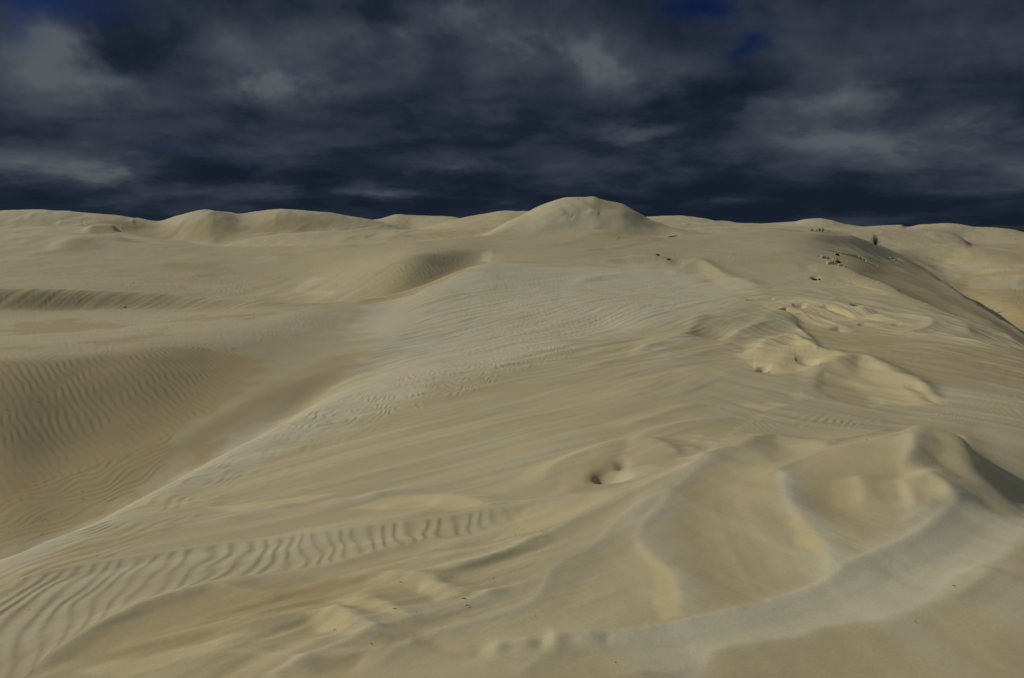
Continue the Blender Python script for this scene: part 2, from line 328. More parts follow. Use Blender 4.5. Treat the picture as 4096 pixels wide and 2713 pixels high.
# ---- crests, steps and hollows (photo px)
# edge of the ripple row
ridge([(0,2343),(171,2315),(437,2262),(671,2226),(912,2186),(1204,2150),(1500,2112),(1752,2080),(1946,2048),(2140,2022),(2334,1999),(2560,1972)], 22, 55, 60, .15, .25, 0, .06, 26)
ridge([(100,2713),(253,2588),(443,2480),(602,2407),(849,2337),(1077,2306),(1300,2275),(1494,2217),(1700,2178)], 16, 90, 50, .1, .25, 0, .08, 30)
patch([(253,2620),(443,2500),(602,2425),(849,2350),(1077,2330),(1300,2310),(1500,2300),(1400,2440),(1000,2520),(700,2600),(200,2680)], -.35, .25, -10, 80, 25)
# left fluted hummocks in the lower middle
for pts, h, a, b in [
  ([(860,2338),(900,2352),(1000,2370),(1150,2380)], 14, 30, 60),
  ([(300,2640),(700,2540),(1000,2470),(1250,2400),(1420,2390)], 12, 80, 60),
  ([(800,2560),(1050,2500),(1240,2460),(1400,2470),(1520,2530)], 22, 60, 90),
  ([(1280,2392),(1400,2380),(1500,2410),(1620,2480),(1700,2530)], 22, 55, 90),
  ([(1330,2320),(1500,2300),(1600,2300),(1760,2300),(1950,2250)], 10, 40, 50),
  ([(1500,2330),(1620,2310),(1700,2325),(1820,2330)], 20, 40, 60),
  ([(1640,2350),(1700,2330),(1760,2350),(1900,2380),(2050,2380)], 18, 45, 60),
  ([(1100,2600),(1350,2560),(1600,2560),(1700,2550)], 16, 60, 60),
  ([(1120,2690),(1350,2640),(1500,2610),(1600,2580)], 14, 60, 60),
  ([(700,2650),(950,2610),(1150,2640),(1300,2690)], 18, 60, 80),
  ([(1240,2450),(1320,2452),(1400,2500),(1480,2540),(1600,2560)], 24, 40, 80),
  ([(1300,2200),(1500,2180),(1650,2160),(1800,2175),(1950,2180)], 9, 40, 50),
  ([(1700,2245),(1850,2225),(2000,2190),(2150,2140)], 12, 35, 45),
  ([(1650,2290),(1850,2270),(2030,2220),(2200,2145)], 10, 35, 45)]:
    ridge(pts, h*1.35, a*1.1, b, .25, .45, 0, .25, 44, -1)
# dark crescents in the lee and pale crowns
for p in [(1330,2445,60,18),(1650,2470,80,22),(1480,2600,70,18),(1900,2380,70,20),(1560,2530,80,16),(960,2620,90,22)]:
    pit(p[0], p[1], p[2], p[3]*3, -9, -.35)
for p in [(820,2018,150,20),(1010,2035,130,18),(900,2095,170,24),(1120,2030,80,16),(1340,2010,90,20),(1500,1990,80,18),(1760,2015,90,26),(1560,2030,110,24)]:
    pit(p[0], p[1], p[2]*.6, p[3]*3.0, 10, -.5, 1, .25)
ridge([(790,2005),(900,2010),(1050,1990),(1250,1950),(1500,1890),(1800,1830)], 9, 40, 40, .2, .2, 0, .3, 30)
ridge([(800,2090),(900,2080),(1050,2060),(1250,2040),(1450,2000),(1600,1970),(1700,1940)], 14, 35, 60, .2, .3, 0, .2, 34)
ridge([(1120,2135),(1300,2110),(1500,2080),(1750,2045)], 9, 30, 40, .2, .2, 0, .2, 26)
ridge([(1650,2010),(1760,1992),(1860,2000),(1960,2030),(2060,2032)], 20, 45, 70, .3, .1, 0, .3, 30)
ridge([(1900,2040),(2050,2008),(2200,2012),(2330,1995)], 9, 30, 30, .2, .4, 0, .3, 26)
# sinuous double crest running to the knot of ridges
B1 = [(2890,1808),(2766,1884),(2644,1926),(2520,1990),(2411,2036),(2269,2094),(2198,2139),(2080,2200),(1946,2249),(1800,2290)]
ridge(B1, 13, 55, 45, .07, .35, 0, .12, 26)
B2 = [(2900,1815),(2766,1907),(2690,1975),(2527,2049),(2470,2100),(2424,2152),(2359,2210),(2269,2243),(2204,2285),(2176,2346),(2150,2402),(2075,2449),(1946,2488),(1817,2520),(1688,2546),(1558,2620),(1461,2713)]
ridge(B2, 19, 130, 80, .10, .40, 0, .06, 46, -1)
ridge([(2800,1850),(2720,1926),(2600,1985),(2560,2060),(2480,2180)], 7, 60, 50, .2, .35, 0, .25, 50)
ridge([(2721,1950),(2640,2050),(2566,2120),(2550,2190),(2624,2262),(2702,2307),(2725,2411),(2725,2500)], 20, 85, 130, .15, .8, 0, .15, 75, -1)
ridge([(2900,1850),(2830,1950),(2820,2100),(2870,2250),(2950,2400)], -7, 110, 90, .5, 0, .1, .25, 60)
# brown trough with curved grooves
R1 = random.Random(3)
patch([(2740,1960),(2850,1900),(3050,1930),(3130,2100),(3200,2250),(3240,2350),(3000,2430),(2850,2460),(2760,2300),(2700,2150)], -.2, .12, -5, 150, 40)
for k_ in range(9):
    o = k_*36
    ridge([(2800+o*.7,1930-o*.05),(2780+o*.9,2020),(2830+o,2150),(2900+o*1.1,2300),(3000+o*.9,2420)], R1.uniform(1,4), R1.uniform(14,30), R1.uniform(14,30), .3, R1.uniform(0,.25), 0, .3, R1.uniform(10,26))
# pale tongue
ridge([(3125,1885),(3136,1990),(3190,2090),(3256,2160),(3312,2215),(3318,2281),(3312,2345)], 27, 95, 95, .35, 1.1, 0, .12, 72, -1)
# hollow in the mound and its pale nose
pit(3330, 2000, 130, 190, -18, .2, 1, -.1, .08)
ridge([(3420,1900),(3450,1960),(3455,2010),(3440,2035)], 22, 50, 70, .3, .5, 0, .2, 40)
# mound crest
ridge([(3020,1935),(3080,1905),(3156,1868),(3285,1816),(3400,1792),(3500,1775),(3610,1742)], 14, 70, 60, .3, .35, 0, .1, 16)
pit(3660, 1712, 50, 80, 9, 0, 1, .4)
ridge([(3640,1740),(3655,1780),(3640,1830),(3600,1880)], 16, 60, 45, .25, .5, 0, .2, 36)
pit(3850, 1760, 60, 60, 14, 0, 1, .4)
ridge([(3700,1800),(3780,1860),(3850,1900),(3900,1940)], -10, 40, 30, .3, 0, .35, .2, 26)
ridge([(3650,1890),(3740,1930),(3800,1990),(3790,2040)], 22, 70, 60, .25, .55, 0, .2, 55)
ridge([(3590,1920),(3640,1990),(3660,2060)], 12, 40, 40, .3, .4, 0, .2, 36)
patch([(3620,1900),(3760,1880),(3860,1960),(3820,2010),(3700,2100),(3600,2100)], .45, 0, 6, 60, 15)
patch([(3230,1830),(3500,1790),(3600,1800),(3580,1950),(3560,2120),(3400,2250),(3340,2200),(3260,2050)], -.2, .1, 0, 80, 20)
# crest between the mound and the pale apron
FL = [(3911,1975),(3866,1995),(3795,2049),(3698,2139),(3569,2204),(3375,2301),(3311,2346),(3149,2404),(2858,2475),(2600,2527),(2463,2546),(2269,2566),(2043,2585),(1894,2605)]
ridge(FL, 25, 150, 80, .06, .40, 0, .06, 20)
ridge([(3868,2010),(3798,2075),(3700,2165),(3575,2230),(3380,2330),(3155,2430),(2865,2500),(2600,2550),(2300,2590)], 4, 60, 60, .2, .55, 0, .12, 60)
patch([(3950,2060),(4300,2140),(4100,2200),(4021,2249),(3827,2346),(3730,2430),(3569,2490),(3311,2510),(3181,2560),(2923,2592),(2845,2625),(2794,2713),(2570,2700),(2430,2620),(2170,2590),(2300,2570),(2600,2535),(2858,2482),(3149,2412),(3375,2310),(3569,2212),(3795,2060),(3866,2005)], .75, 0, 0, 50, 15)
GL = [(4300,2050),(4092,2152),(4021,2249),(3827,2346),(3730,2430),(3569,2494),(3311,2514),(3181,2566),(2923,2598),(2845,2640),(2794,2713)]
ridge(GL, 14, 70, 180, .3, 0, 0, .06, 30)
patch([(4300,2200),(4092,2180),(4021,2280),(3827,2370),(3730,2455),(3569,2520),(3311,2540),(3181,2590),(2923,2625),(2860,2713),(2860,2900),(4300,2900)], -.15, .08, 0, 90, 30)
pit(3980, 2330, 120, 150, 16, .3, 1, .3); pit(4050, 2500, 200, 160, 18, 0, 1, .2); pit(3700, 2560, 200, 120, -10)
ridge([(3760,2440),(3880,2380),(3990,2300)], 14, 50, 60, .3, .1, 0, .2, 40)
# small knobs along the foot crest, crescent at the bottom
for i_, (a, b) in enumerate([(1920,2602),(1985,2598),(2040,2606),(2105,2590),(2160,2594),(2220,2580),(2290,2582),(2360,2572),(2430,2570)]):
    pit(a, b, R1.uniform(20,34), R1.uniform(30,50), R1.uniform(3,8) if i_ % 2 else -5, 0, 1, .5 if i_ % 2 else 0)
ridge([(1640,2560),(1740,2580),(1830,2612),(1920,2622),(2000,2625)], -12, 50, 40, .3, 0, .3, .25, 36)
ridge([(2172,2596),(2300,2590),(2380,2604),(2470,2645),(2580,2700),(2650,2760)], 20, 45, 130, .08, 0, .1, .1, 24)
ridge([(2200,2600),(2150,2650),(2050,2713)], 6, 40, 40, .2, .2, 0, .2, 20)
# hollow with the dark scarp and the hump round it
ridge([(2130,1925),(2217,1874),(2334,1826),(2476,1771),(2560,1760),(2650,1790),(2720,1840)], 34, 130, 60, .15, .0, .0, .15, 16)
patch([(2250,1960),(2400,1800),(2560,1770),(2700,1830),(2760,1870),(2560,1900),(2450,1960),(2300,2000)], -.15, .15, 6, 70, 20)
for k_ in range(9):
    o = k_*22
    ridge([(2500-o*1.1,1775+o*.25),(2440-o,1850+o*.25),(2330-o*.4,1935+o*.3),(2400-o*.1,1968+o*.2)], 1.8, 9, 9, .3, 0, .06, .25, 9)
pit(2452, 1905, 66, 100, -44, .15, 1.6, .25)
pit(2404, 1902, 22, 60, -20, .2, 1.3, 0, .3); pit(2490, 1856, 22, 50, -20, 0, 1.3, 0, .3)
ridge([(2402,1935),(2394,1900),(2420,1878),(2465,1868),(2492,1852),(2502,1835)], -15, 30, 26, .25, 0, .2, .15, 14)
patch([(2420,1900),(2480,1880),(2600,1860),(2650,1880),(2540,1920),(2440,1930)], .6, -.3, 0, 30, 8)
# knot of crests in the middle
ridge([(2760,1865),(2837,1826),(2880,1808),(2935,1800)], 20, 50, 40, .08, .5, 0, .15, 22)
ridge([(2900,1830),(2990,1782),(3080,1757),(3180,1780),(3309,1806),(3350,1800)], 20, 80, 50, .08, 0, .2, .15, 30)
ridge([(2900,1845),(3040,1850),(3180,1845)], -8, 40, 40, .3, 0, .15, .2, 40)
for a, b in [(2785,1762),(2770,1800),(2810,1745),(2730,1840),(2850,1770),(2700,1820),(2760,1835)]:
    pit(a, b, 16, 32, 9, .5, 1, .5)
ridge([(2500,1709),(2682,1649),(2780,1624),(2850,1620)], 14, 70, 60, .10, .1, 0, .12, 16)
ridge([(2540,1750),(2601,1730),(2770,1696),(2904,1679),(2960,1674)], 18, 80, 50, .10, 0, .1, .12, 18)
patch([(2560,1760),(2780,1705),(2990,1690),(2960,1740),(2800,1800),(2650,1800)], -.15, .15, 0, 60, 20)
cream([(2940,1608),(3080,1600),(3150,1612),(3040,1635),(2985,1626)],.5,34,10)
patch([(2940,1610),(3080,1600),(3150,1612),(3040,1637),(2985,1628)], .3, 0, -4, 40, 12)
cream([(3160,1570),(3220,1560),(3270,1585),(3200,1590)],.4,30,10)
patch([(3160,1570),(3220,1560),(3270,1585),(3200,1590)], .3, 0, 3, 30, 10)
# peaks on the broken crest beyond
face([(2860,1368),(2904,1352),(3012,1322),(3073,1293),(3130,1298),(3180,1314),(3215,1350),(3300,1385)], 17, 420, 260, .35, 0, .2, 160)
cream([(2938,1420),(3174,1360),(3187,1374),(3255,1399),(3275,1420),(3396,1443),(3423,1461),(3376,1470),(3241,1487),(3093,1497),(3020,1482)], .95, 14, 4)  # sunlit face of the peak painted as a brighter tone
face([(2960,1412),(3080,1385),(3174,1360),(3200,1378),(3255,1399),(3290,1422),(3396,1443),(3440,1460)], 24, 760, 300, .15, 0, .2, 120)
ridge([(3174,1390),(3140,1430),(3110,1490)], 12, 40, 40, .12, .3, 0, .15, 22)
ridge([(3020,1480),(3060,1488),(3093,1500),(3241,1490),(3376,1470)], -3, 80, 90, .2, 0, .1, .1, 10)
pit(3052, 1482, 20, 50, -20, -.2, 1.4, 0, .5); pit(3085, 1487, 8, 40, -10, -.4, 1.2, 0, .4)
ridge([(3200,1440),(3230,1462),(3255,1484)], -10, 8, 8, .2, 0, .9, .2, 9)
face([(3180,1492),(3282,1480),(3400,1462),(3457,1450),(3545,1490),(3646,1530),(3713,1555),(3790,1590)], 24, 620, 300, .15, 0, .2, 120)
cream([(3282,1484),(3457,1452),(3545,1494),(3646,1534),(3713,1561),(3774,1614),(3640,1616),(3524,1608),(3505,1570),(3430,1535)], .95, 16, 5)  # brightness of the sunlit right-hand peak painted into the sand
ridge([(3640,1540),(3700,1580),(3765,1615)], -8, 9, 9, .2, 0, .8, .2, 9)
patch([(3290,1500),(3440,1540),(3520,1600),(3480,1620),(3330,1580),(3260,1540)], -.2, .3, -6, 40, 15)
# pale scarp to their left
face([(2500,1425),(2590,1392),(2690,1362),(2745,1335),(2770,1312),(2803,1298),(2850,1300)], 9, 300, 300, .5, 0, .25, 100)
patch([(2580,1400),(2690,1365),(2762,1325),(2775,1340),(2700,1385),(2640,1400)], .7, 0, 0, 16, 5)
pit(2860, 1335, 90, 170, -22, .3, 1, -.2, .15)
ridge([(2560,1460),(2700,1450),(2850,1400),(2960,1385)], 7, 30, 30, .2, 0, 0, .2, 20)
ridge([(2300,1480),(2450,1450),(2600,1415),(2760,1375)], 8, 20, 26, .2, .3, 0, .2, 14)
ridge([(1900,1500),(2100,1440),(2300,1400),(2600,1350),(2750,1340)], 6, 20, 20, .2, .5, 0, .2, 18)
patch([(3060,1330),(3200,1330),(3330,1400),(3500,1450),(3700,1540),(3900,1530),(4300,1560),(4300,1480),(3800,1380),(3400,1320),(3200,1290)], -.35, .1, 0, 60, 30)
# ledges with golden damp undersides
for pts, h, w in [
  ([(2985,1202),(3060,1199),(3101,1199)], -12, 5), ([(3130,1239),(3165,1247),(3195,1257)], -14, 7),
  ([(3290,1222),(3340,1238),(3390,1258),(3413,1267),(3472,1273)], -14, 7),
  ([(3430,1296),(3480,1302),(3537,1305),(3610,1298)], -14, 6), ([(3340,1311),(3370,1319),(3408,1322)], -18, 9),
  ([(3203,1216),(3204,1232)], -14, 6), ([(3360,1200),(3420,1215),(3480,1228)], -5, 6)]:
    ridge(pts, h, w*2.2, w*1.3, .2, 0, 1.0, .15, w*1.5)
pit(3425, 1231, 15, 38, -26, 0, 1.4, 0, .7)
ridge([(2980,1195),(3101,1193),(3200,1199),(3266,1209),(3350,1222),(3420,1240),(3500,1262)], 10, 30, 30, .15, .35, 0, .15, 20)
ridge([(3110,1232),(3200,1250),(3250,1270),(3330,1300),(3400,1316)], 9, 26, 26, .15, .5, 0, .15, 22)
cream([(3040,1212),(3130,1202),(3200,1205),(3300,1220),(3450,1270),(3600,1290),(3420,1284),(3230,1290),(3080,1245)], .85, 16, 6)
cream([(3210,1270),(3330,1262),(3400,1330),(3300,1318),(3220,1300)], .6, 14, 6)
cream([(3330,1060),(3480,1140),(3584,1195),(3720,1250),(3660,1250),(3480,1180),(3350,1120)], .55, 26, 8)
ridge([(3440,1270),(3560,1272),(3680,1282),(3740,1300),(3700,1325),(3560,1335)], 10, 40, 30, .2, .15, 0, .15, 18)
ridge([(3600,1260),(3760,1280),(3860,1310),(3880,1345)], 8, 40, 30, .2, 0, .1, .2, 18)
ridge([(3600,1330),(3800,1350),(4000,1385),(4100,1400)], 8, 30, 30, .2, .3, 0, .2, 14)
# crest O and its dark lee, slip-face brink
face([(2650,1085),(2700,1078),(2760,1062),(2797,1050),(2841,1071),(2906,1112),(3000,1140),(3100,1160)], 11, 500, 300, .3, 0, .25, 140)
cream([(2740,1060),(2797,1053),(2841,1073),(2906,1114),(2880,1125),(2790,1100)],.4,16,5)
patch([(2680,1120),(2790,1056),(2830,1080),(2840,1110),(2760,1140)], .4, 0, 0, 20, 6)
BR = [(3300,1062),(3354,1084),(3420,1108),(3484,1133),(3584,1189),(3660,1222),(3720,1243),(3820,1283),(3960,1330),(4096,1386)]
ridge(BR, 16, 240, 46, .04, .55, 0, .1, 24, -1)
patch([(3330,1030),(3480,1040),(3560,1075),(3700,1130),(3900,1245),(4096,1350),(4150,1380),(4096,1380),(3820,1278),(3720,1240),(3584,1186),(3484,1130),(3400,1095)], -1.0, 0, 0, 20, 5)  # slip face: grey sand, darkened further by shade put into the tone
for k_ in range(16):
    t = random.random(); a = 3600+t*450; b = 1075+(a-3600)*.62+random.uniform(-8, 22)
    ridge([(a-22,b-13),(a,b),(a+26,b+16)], 1.5, 20, 30, .4, .7, 0, .2, 8)
for k_ in range(9):
    a = 3480+k_*28+random.uniform(-8, 8); t = (a-3484)/(3720-3484); b = 1130+t*112
    pit(a, b, 12, 50, 2.5, 0, 1, .5)
# broken crust near the top of the rise
ridge([(3318,1000),(3337,1006),(3375,1017),(3420,1026),(3466,1040)], -18, 16, 12, .2, 0, .95, .12, 7)
ridge([(3212,1060),(3240,1056),(3270,1064),(3292,1070)], -10, 12, 10, .2, 0, .8, .12, 8)
ridge([(3546,1016),(3565,1024),(3590,1040)], -10, 9, 9, .2, 0, .9, .12, 7)
pit(3262, 1119, 14, 60, -14, 0, 1.3, 0, .7)
ridge([(3214,1064),(3228,1084),(3242,1098)], -3, 8, 8, .3, 0, .2, .2, 6)
face([(2480,1044),(2560,1046),(2640,1052),(2690,1064),(2730,1070)], 12, 420, 300, 0, .2, .3, 160)
ridge([(2380,1060),(2480,1040),(2560,1030),(2640,1050)], 9, 30, 60, .15, .35, 0, .2, 24)
ridge([(2300,1130),(2420,1100),(2560,1095),(2680,1110)], 7, 30, 50, .2, .3, .0, .2, 24)
ridge([(2300,1010),(2460,990),(2540,975),(2560,968)], 4, 16, 26, .2, .4, 0, .2, 12)
# peak dune: right shoulder's shade put into the tone, wrinkles
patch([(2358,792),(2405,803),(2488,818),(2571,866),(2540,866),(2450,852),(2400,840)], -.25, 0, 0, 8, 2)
ridge([(2370,790),(2385,805),(2420,840),(2470,858),(2571,868)], 7, 45, 25, .05, .25, 0, .08, 7, -1)
for pts in [[(2225,830),(2240,845),(2262,862)],[(2260,820),(2300,840),(2340,850),(2380,862)],[(2300,800),(2330,822),(2380,842)],[(2270,872),(2296,860)],[(2350,845),(2400,858)]]:
    ridge(pts, 3.5, 10, 8, .2, .2, 0, .2, 5)
ridge([(2268,872),(2282,868),(2298,858)], -4, 5, 4, .2, 0, .7, .2, 4)
ridge([(2308,806),(2324,806)], -3, 4, 3, .2, 0, .8, .2, 3)
face([(180,1003),(300,974),(400,961),(480,963),(570,975)], 13, 260, 260, -.3, 0, .3, 160)
face([(320,928),(420,917),(500,928)], 16, 140, 160, -.3, 0, .3, 100)  # both left crests: near-side shade painted as darker sand
ridge([(2300,958),(2400,935),(2480,935),(2560,950),(2620,968)], 9, 120, 90, .3, -.2, 0, .25, 40)
far_t = smooth(115, 170, R)*vis
H += far_t*(fbm(X*.11, Y*.07, 151, 4)*.14+np.abs(fbm(X*.05+3, Y*.045, 153, 3))*-.22*smooth(945, 905, PY))
# saddle of the far left dune
ridge([(868,842),(885,862),(905,880)], 4, 12, 10, .2, 0, 0, .2, 8)
for a, b in [(530,884),(725,894),(1100,877),(120,866),(240,890),(190,846),(280,848)]:
    pit(a, b, 12, 30, 3, 0, 1, .3)
for pts in [[(0,843),(148,837),(295,847),(443,862),(300,870),(100,880),(0,885)],[(632,886),(709,862),(828,838),(868,845),(860,880),(780,900),(680,905)],[(900,845),(1123,838),(1300,850),(1200,856),(960,862)],
            [(1926,946),(2038,878),(2115,846),(2228,798),(2287,790),(2350,795),(2330,830),(2420,860),(2560,880),(2500,915),(2300,918),(2100,930)],[(2642,864),(2800,872),(2877,888),(2924,890),(2990,905),(2880,915),(2780,900)],
            [(3100,893),(3231,877),(3278,875),(3384,898),(3300,903),(3120,903)],[(3626,910),(3791,896),(3903,910),(3860,945),(3780,925)]]:
    patch(pts, .45, 0, 0, 14, 5)  # sunlit dune tops and peak flank painted paler
# footprints across the basins
for (x0, y0, x1, y1, n) in [(515,1163,620,1078,9),(1053,1148,1130,1095,5),(1740,1030,1850,1045,7),(1600,1105,1616,1108,3),(335,905,332,890,3)]:
    for k_ in range(n):
        t = k_/max(1, n-1); pit(x0+(x1-x0)*t+random.uniform(-3, 3), y0+(y1-y0)*t+random.uniform(-2, 2), 2.6, 8, -2.2, 0, 1.2, 0, .9)
# ---- broad colour of the sand, with some shade put into the tone
patch([(1384,1560),(1108,1690),(779,1875),(519,2010),(0,2250),(-300,2380),(-300,2460),(0,2330),(519,2070),(779,1945),(1108,1800),(1400,1680),(1700,1560),(2000,1450),(2500,1330),(2900,1250),(3000,1150),(2600,1060),(2300,1070),(1980,1050),(1890,1070),(1730,1130),(1520,1195),(1400,1280),(1480,1380)], 1.0, 0, 0, 190, 110)
patch([(830,1770),(960,1680),(1100,1600),(1170,1570),(1120,1640),(960,1740)], .5, 0, 0, 40, 10)
patch([(700,1780),(1000,1600),(1300,1430),(1500,1400),(1400,1510),(1100,1660),(800,1840)], -.1, .35, 0, 60, 25)
patch([(520,2000),(760,1840),(900,1760),(960,1760),(780,1870),(520,2010)], 0, .4, 0, 40, 20)
patch([(-300,1255),(0,1255),(600,1250),(1250,1228),(1400,1260),(1100,1350),(700,1440),(0,1440),(-300,1450)], .25, 0, 0, 60, 40)
for pts in [[(0,1300),(200,1290),(380,1282),(560,1300),(300,1330),(0,1345)],[(350,1375),(560,1340),(700,1305),(660,1340),(480,1385)],[(650,1275),(900,1262),(1180,1235),(1000,1272),(760,1290)],[(0,1380),(180,1390),(100,1410),(0,1405)]]:
    patch(pts, -.2, .5, 0, 90, 110, 5, 6.)
patch([(-300,1158),(0,1160),(300,1162),(600,1174),(900,1198),(1250,1220),(1000,1232),(500,1242),(0,1246),(-300,1246)], -.35, 0, 0, 30, 10)  # dark band: shade of its near face painted into the tone
patch([(-300,1195),(0,1192),(500,1200),(720,1218),(400,1238),(0,1244),(-300,1244)], -.3, .1, 0, 30, 10)  # lower part of the band, painted shade deepened
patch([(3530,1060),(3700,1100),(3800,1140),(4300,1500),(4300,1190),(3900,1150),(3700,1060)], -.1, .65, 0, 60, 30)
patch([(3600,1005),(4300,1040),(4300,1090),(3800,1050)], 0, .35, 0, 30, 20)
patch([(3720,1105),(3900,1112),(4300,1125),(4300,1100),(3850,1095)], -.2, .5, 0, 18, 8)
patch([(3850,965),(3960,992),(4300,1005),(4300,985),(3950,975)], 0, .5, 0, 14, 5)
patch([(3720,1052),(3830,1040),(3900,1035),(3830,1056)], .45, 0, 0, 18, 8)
patch([(1420,1225),(1650,1180),(1850,1090),(1950,1045),(1900,1040),(1700,1110),(1520,1180)], 0, .6, 0, 25, 10)
patch([(1390,1180),(1500,1090),(1640,1018),(1700,1015),(1850,1030),(1800,1090),(1650,1150),(1500,1195)], -.45, 0, 0, 30, 12)  # hollow's shaded slope, its shade painted as darker sand
patch([(1925,1020),(1960,1000),(1975,1020),(1955,1048),(1930,1040)], .8, 0, 0, 14, 5)
patch([(1170,1165),(1200,1130),(1260,1100),(1290,1120),(1230,1165),(1340,1160),(1300,1185)], .6, 0, 0, 25, 12)
for c in [(730,1145,70,60),(830,1140,50,50),(300,1125,160,60),(600,1160,120,30)]:
    pit(c[0], c[1], c[2], c[3], 0, 0, 1, .3)
for pts in [[(130,1055),(180,1045),(160,1070)],[(210,1100),(290,1085),(250,1105)],[(0,1070),(30,1075),(0,1085)],[(120,1020),(300,1000),(360,990),(250,1025)],[(620,1060),(800,1055),(900,1085),(700,1085)],[(780,1110),(900,1082),(830,1115)],[(380,1070),(460,1062),(430,1080)],[(1000,1020),(1200,1012),(1150,1025)]]:
    patch(pts, -.15, .38, 0, 60, 70, 9, 6.)
for pts in [[(240,985),(340,955),(380,960),(360,985),(270,1000)],[(540,965),(580,968),(570,972)],[(340,930),(420,918),(490,930),(400,938)],[(0,925),(140,930),(0,932)],[(900,885),(1050,885),(1250,870),(1380,900),(1200,925),(1000,940),(880,975),(760,960),(740,905)],[(400,880),(640,895),(760,970),(500,935)],[(1550,948),(1900,915),(1900,945),(1550,965)],[(2440,925),(2560,938),(2520,960),(2400,945)]]:
    patch(pts, -.45, .25, 0, 26, 14)  # shade on the far dune flanks painted darker and browner
# general mottling of tone, thin veils of pale dry sand lying along the streaks
mot = fbm(X*.05, Y*.035, 91, 4); mot2 = fbm(X*.5, Y*.3, 95, 3)
PALE += mot*.14+FORE*mot2*.12*(1-valley)
veil = mL*((1-near_)*smooth(.0, .55, stL)+near_*(1-hum)*smooth(0, .5, stM)+hum*1.3*smooth(-.1, .4, stN))+mR*(1-slip)*smooth(.0, .55, stR)
PALE -= hum*.25; PALE += rr_*rowm*.1
PALE += FORE*(1-valley)*veil*.35
DAMP_SHADE += smooth(.15, .7, fbm(X*.045+5, Y*.06, 97, 3))*.28*smooth(1010, 940, PY)*.6
DAMP_SHADE += FORE*(1-valley)*smooth(.1, .7, mL*fbm(X*.8, Y*.4, 99, 2)-mot2*.3)*.18
PALE += (rr_-.3)*.15*rowm

CREAM += FORE*(1-valley)*(1-slip)*.36*smooth(.05, .5, mL*(near_*fbm((X*1-Y*1.12)/1.2, (X*1.12+Y)/1.2*.12, 131, 3)*(1-hum)+(1-near_)*fbm((X*1-Y*.785)/2.4, (X*.785+Y)/2.4*.12, 133, 3))+hum*fbm(X*.9-Y*2.2, (X*2.3+Y)*.18, 135, 3)*1.3)  # lit streaks painted into the sand colour
for pts in [[(800,2025),(900,2028),(1150,1995),(1350,1975),(1200,2015),(950,2060)],[(1560,2015),(1760,1995),(1980,2000),(1900,2030),(1800,2040)],[(1380,2035),(1560,1985),(1800,1975),(1950,1985),(1850,2005),(1600,2040)],
            [(1300,2400),(1430,2395),(1560,2430),(1640,2490),(1480,2470)],[(1230,2470),(1340,2455),(1420,2500),(1380,2540),(1250,2530)],[(1640,2340),(1720,2335),(1850,2385),(1750,2400)],[(300,2690),(700,2600),(1100,2520),(1250,2500),(900,2600),(500,2713)],
            [(2560,2180),(2640,2250),(2710,2310),(2725,2480),(2640,2500),(2600,2350)],[(3150,2030),(3230,2100),(3300,2190),(3290,2260),(3200,2200),(3160,2110)],[(3610,1870),(3730,1880),(3820,1960),(3780,2010),(3660,2060),(3600,1980)],
            [(3600,1735),(3700,1715),(3880,1760),(3920,1860),(3860,1880),(3760,1800)],[(2100,2040),(2300,2000),(2530,1978),(2400,2030),(2260,2090),(2150,2130),(1980,2170)]]:
    cream(pts, .75, 50, 20)
CREAM *= 1-.8*slip
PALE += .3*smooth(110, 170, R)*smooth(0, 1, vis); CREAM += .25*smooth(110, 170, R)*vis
DAMP_SHADE += vm*.40+vm2*.36; PALE -= vm*.4+vm2*.3
# fine grain of relief everywhere near
H += fbm(X*9, Y*6, 101, 2)*.0011*smooth(14, 4, R)
def blur(a, n, ax):
    k_ = np.exp(-.5*(np.arange(-2*n, 2*n+1)/n)**2); k_ /= k_.sum(); out_ = np.zeros_like(a); m = a.shape[ax]
    for i, w_ in enumerate(k_):
        out_ += w_*np.take(a, np.clip(np.arange(m)+i-2*n, 0, m-1), axis=ax)
    return out_
nm = smooth(1650, 1800, PY)*front*vis*(1-valley)
nm_ = nm*(1-.75*rowm)
H = H*(1-nm_)+nm_*blur(blur(H, 3, 1), 2, 0)
fs_ = streaks(1.12, 1, .055, 141, .07, .6)*mL+streaks(-.3, 1, .05, 143, .07, .6)*mR
apr = np.zeros_like(L); s_, m_ = poly_mask([(3950,2040),(4300,2100),(4300,2900),(2500,2900),(1900,2640),(2300,2570),(2600,2530),(2858,2478),(3149,2408),(3375,2305),(3569,2208),(3795,2053)], 40, 10); apr[s_] = m_
H += nm*(1-rowm)*(1-.9*apr)*fs_*.0008*smooth(-.3, .3, noise(X*.9, Y*.7, 145))
Z = Z0+H

# ------------------------------------------------------------------ materials
def mat(name):
    m = bpy.data.materials.new(name); m.use_nodes = True
    nt = m.node_tree; return m, nt, nt.nodes['Principled BSDF']
def node(nt, t, **kw):
    n = nt.nodes.new(t)
    for k_, v_ in kw.items():
        if k_.startswith('i_'):
            n.inputs[int(k_[2:])].default_value = v_
        else: setattr(n, k_, v_)
    return n
sand, nt, bs = mat('sand'); lk = nt.links.new
at = node(nt, 'ShaderNodeAttribute', attribute_name='tone'); sep = node(nt, 'ShaderNodeSeparateColor'); lk(at.outputs['Color'], sep.inputs[0])
tc = node(nt, 'ShaderNodeTexCoord')
def mixc(fac, a, b, bt='MIX'):
    m = node(nt, 'ShaderNodeMix', data_type='RGBA', blend_type=bt)
    for inp, val in ((0, fac), (6, a), (7, b)):
        if hasattr(val, 'is_output'): lk(val, m.inputs[inp])
        else: m.inputs[inp].default_value = val
    return m.outputs[2]
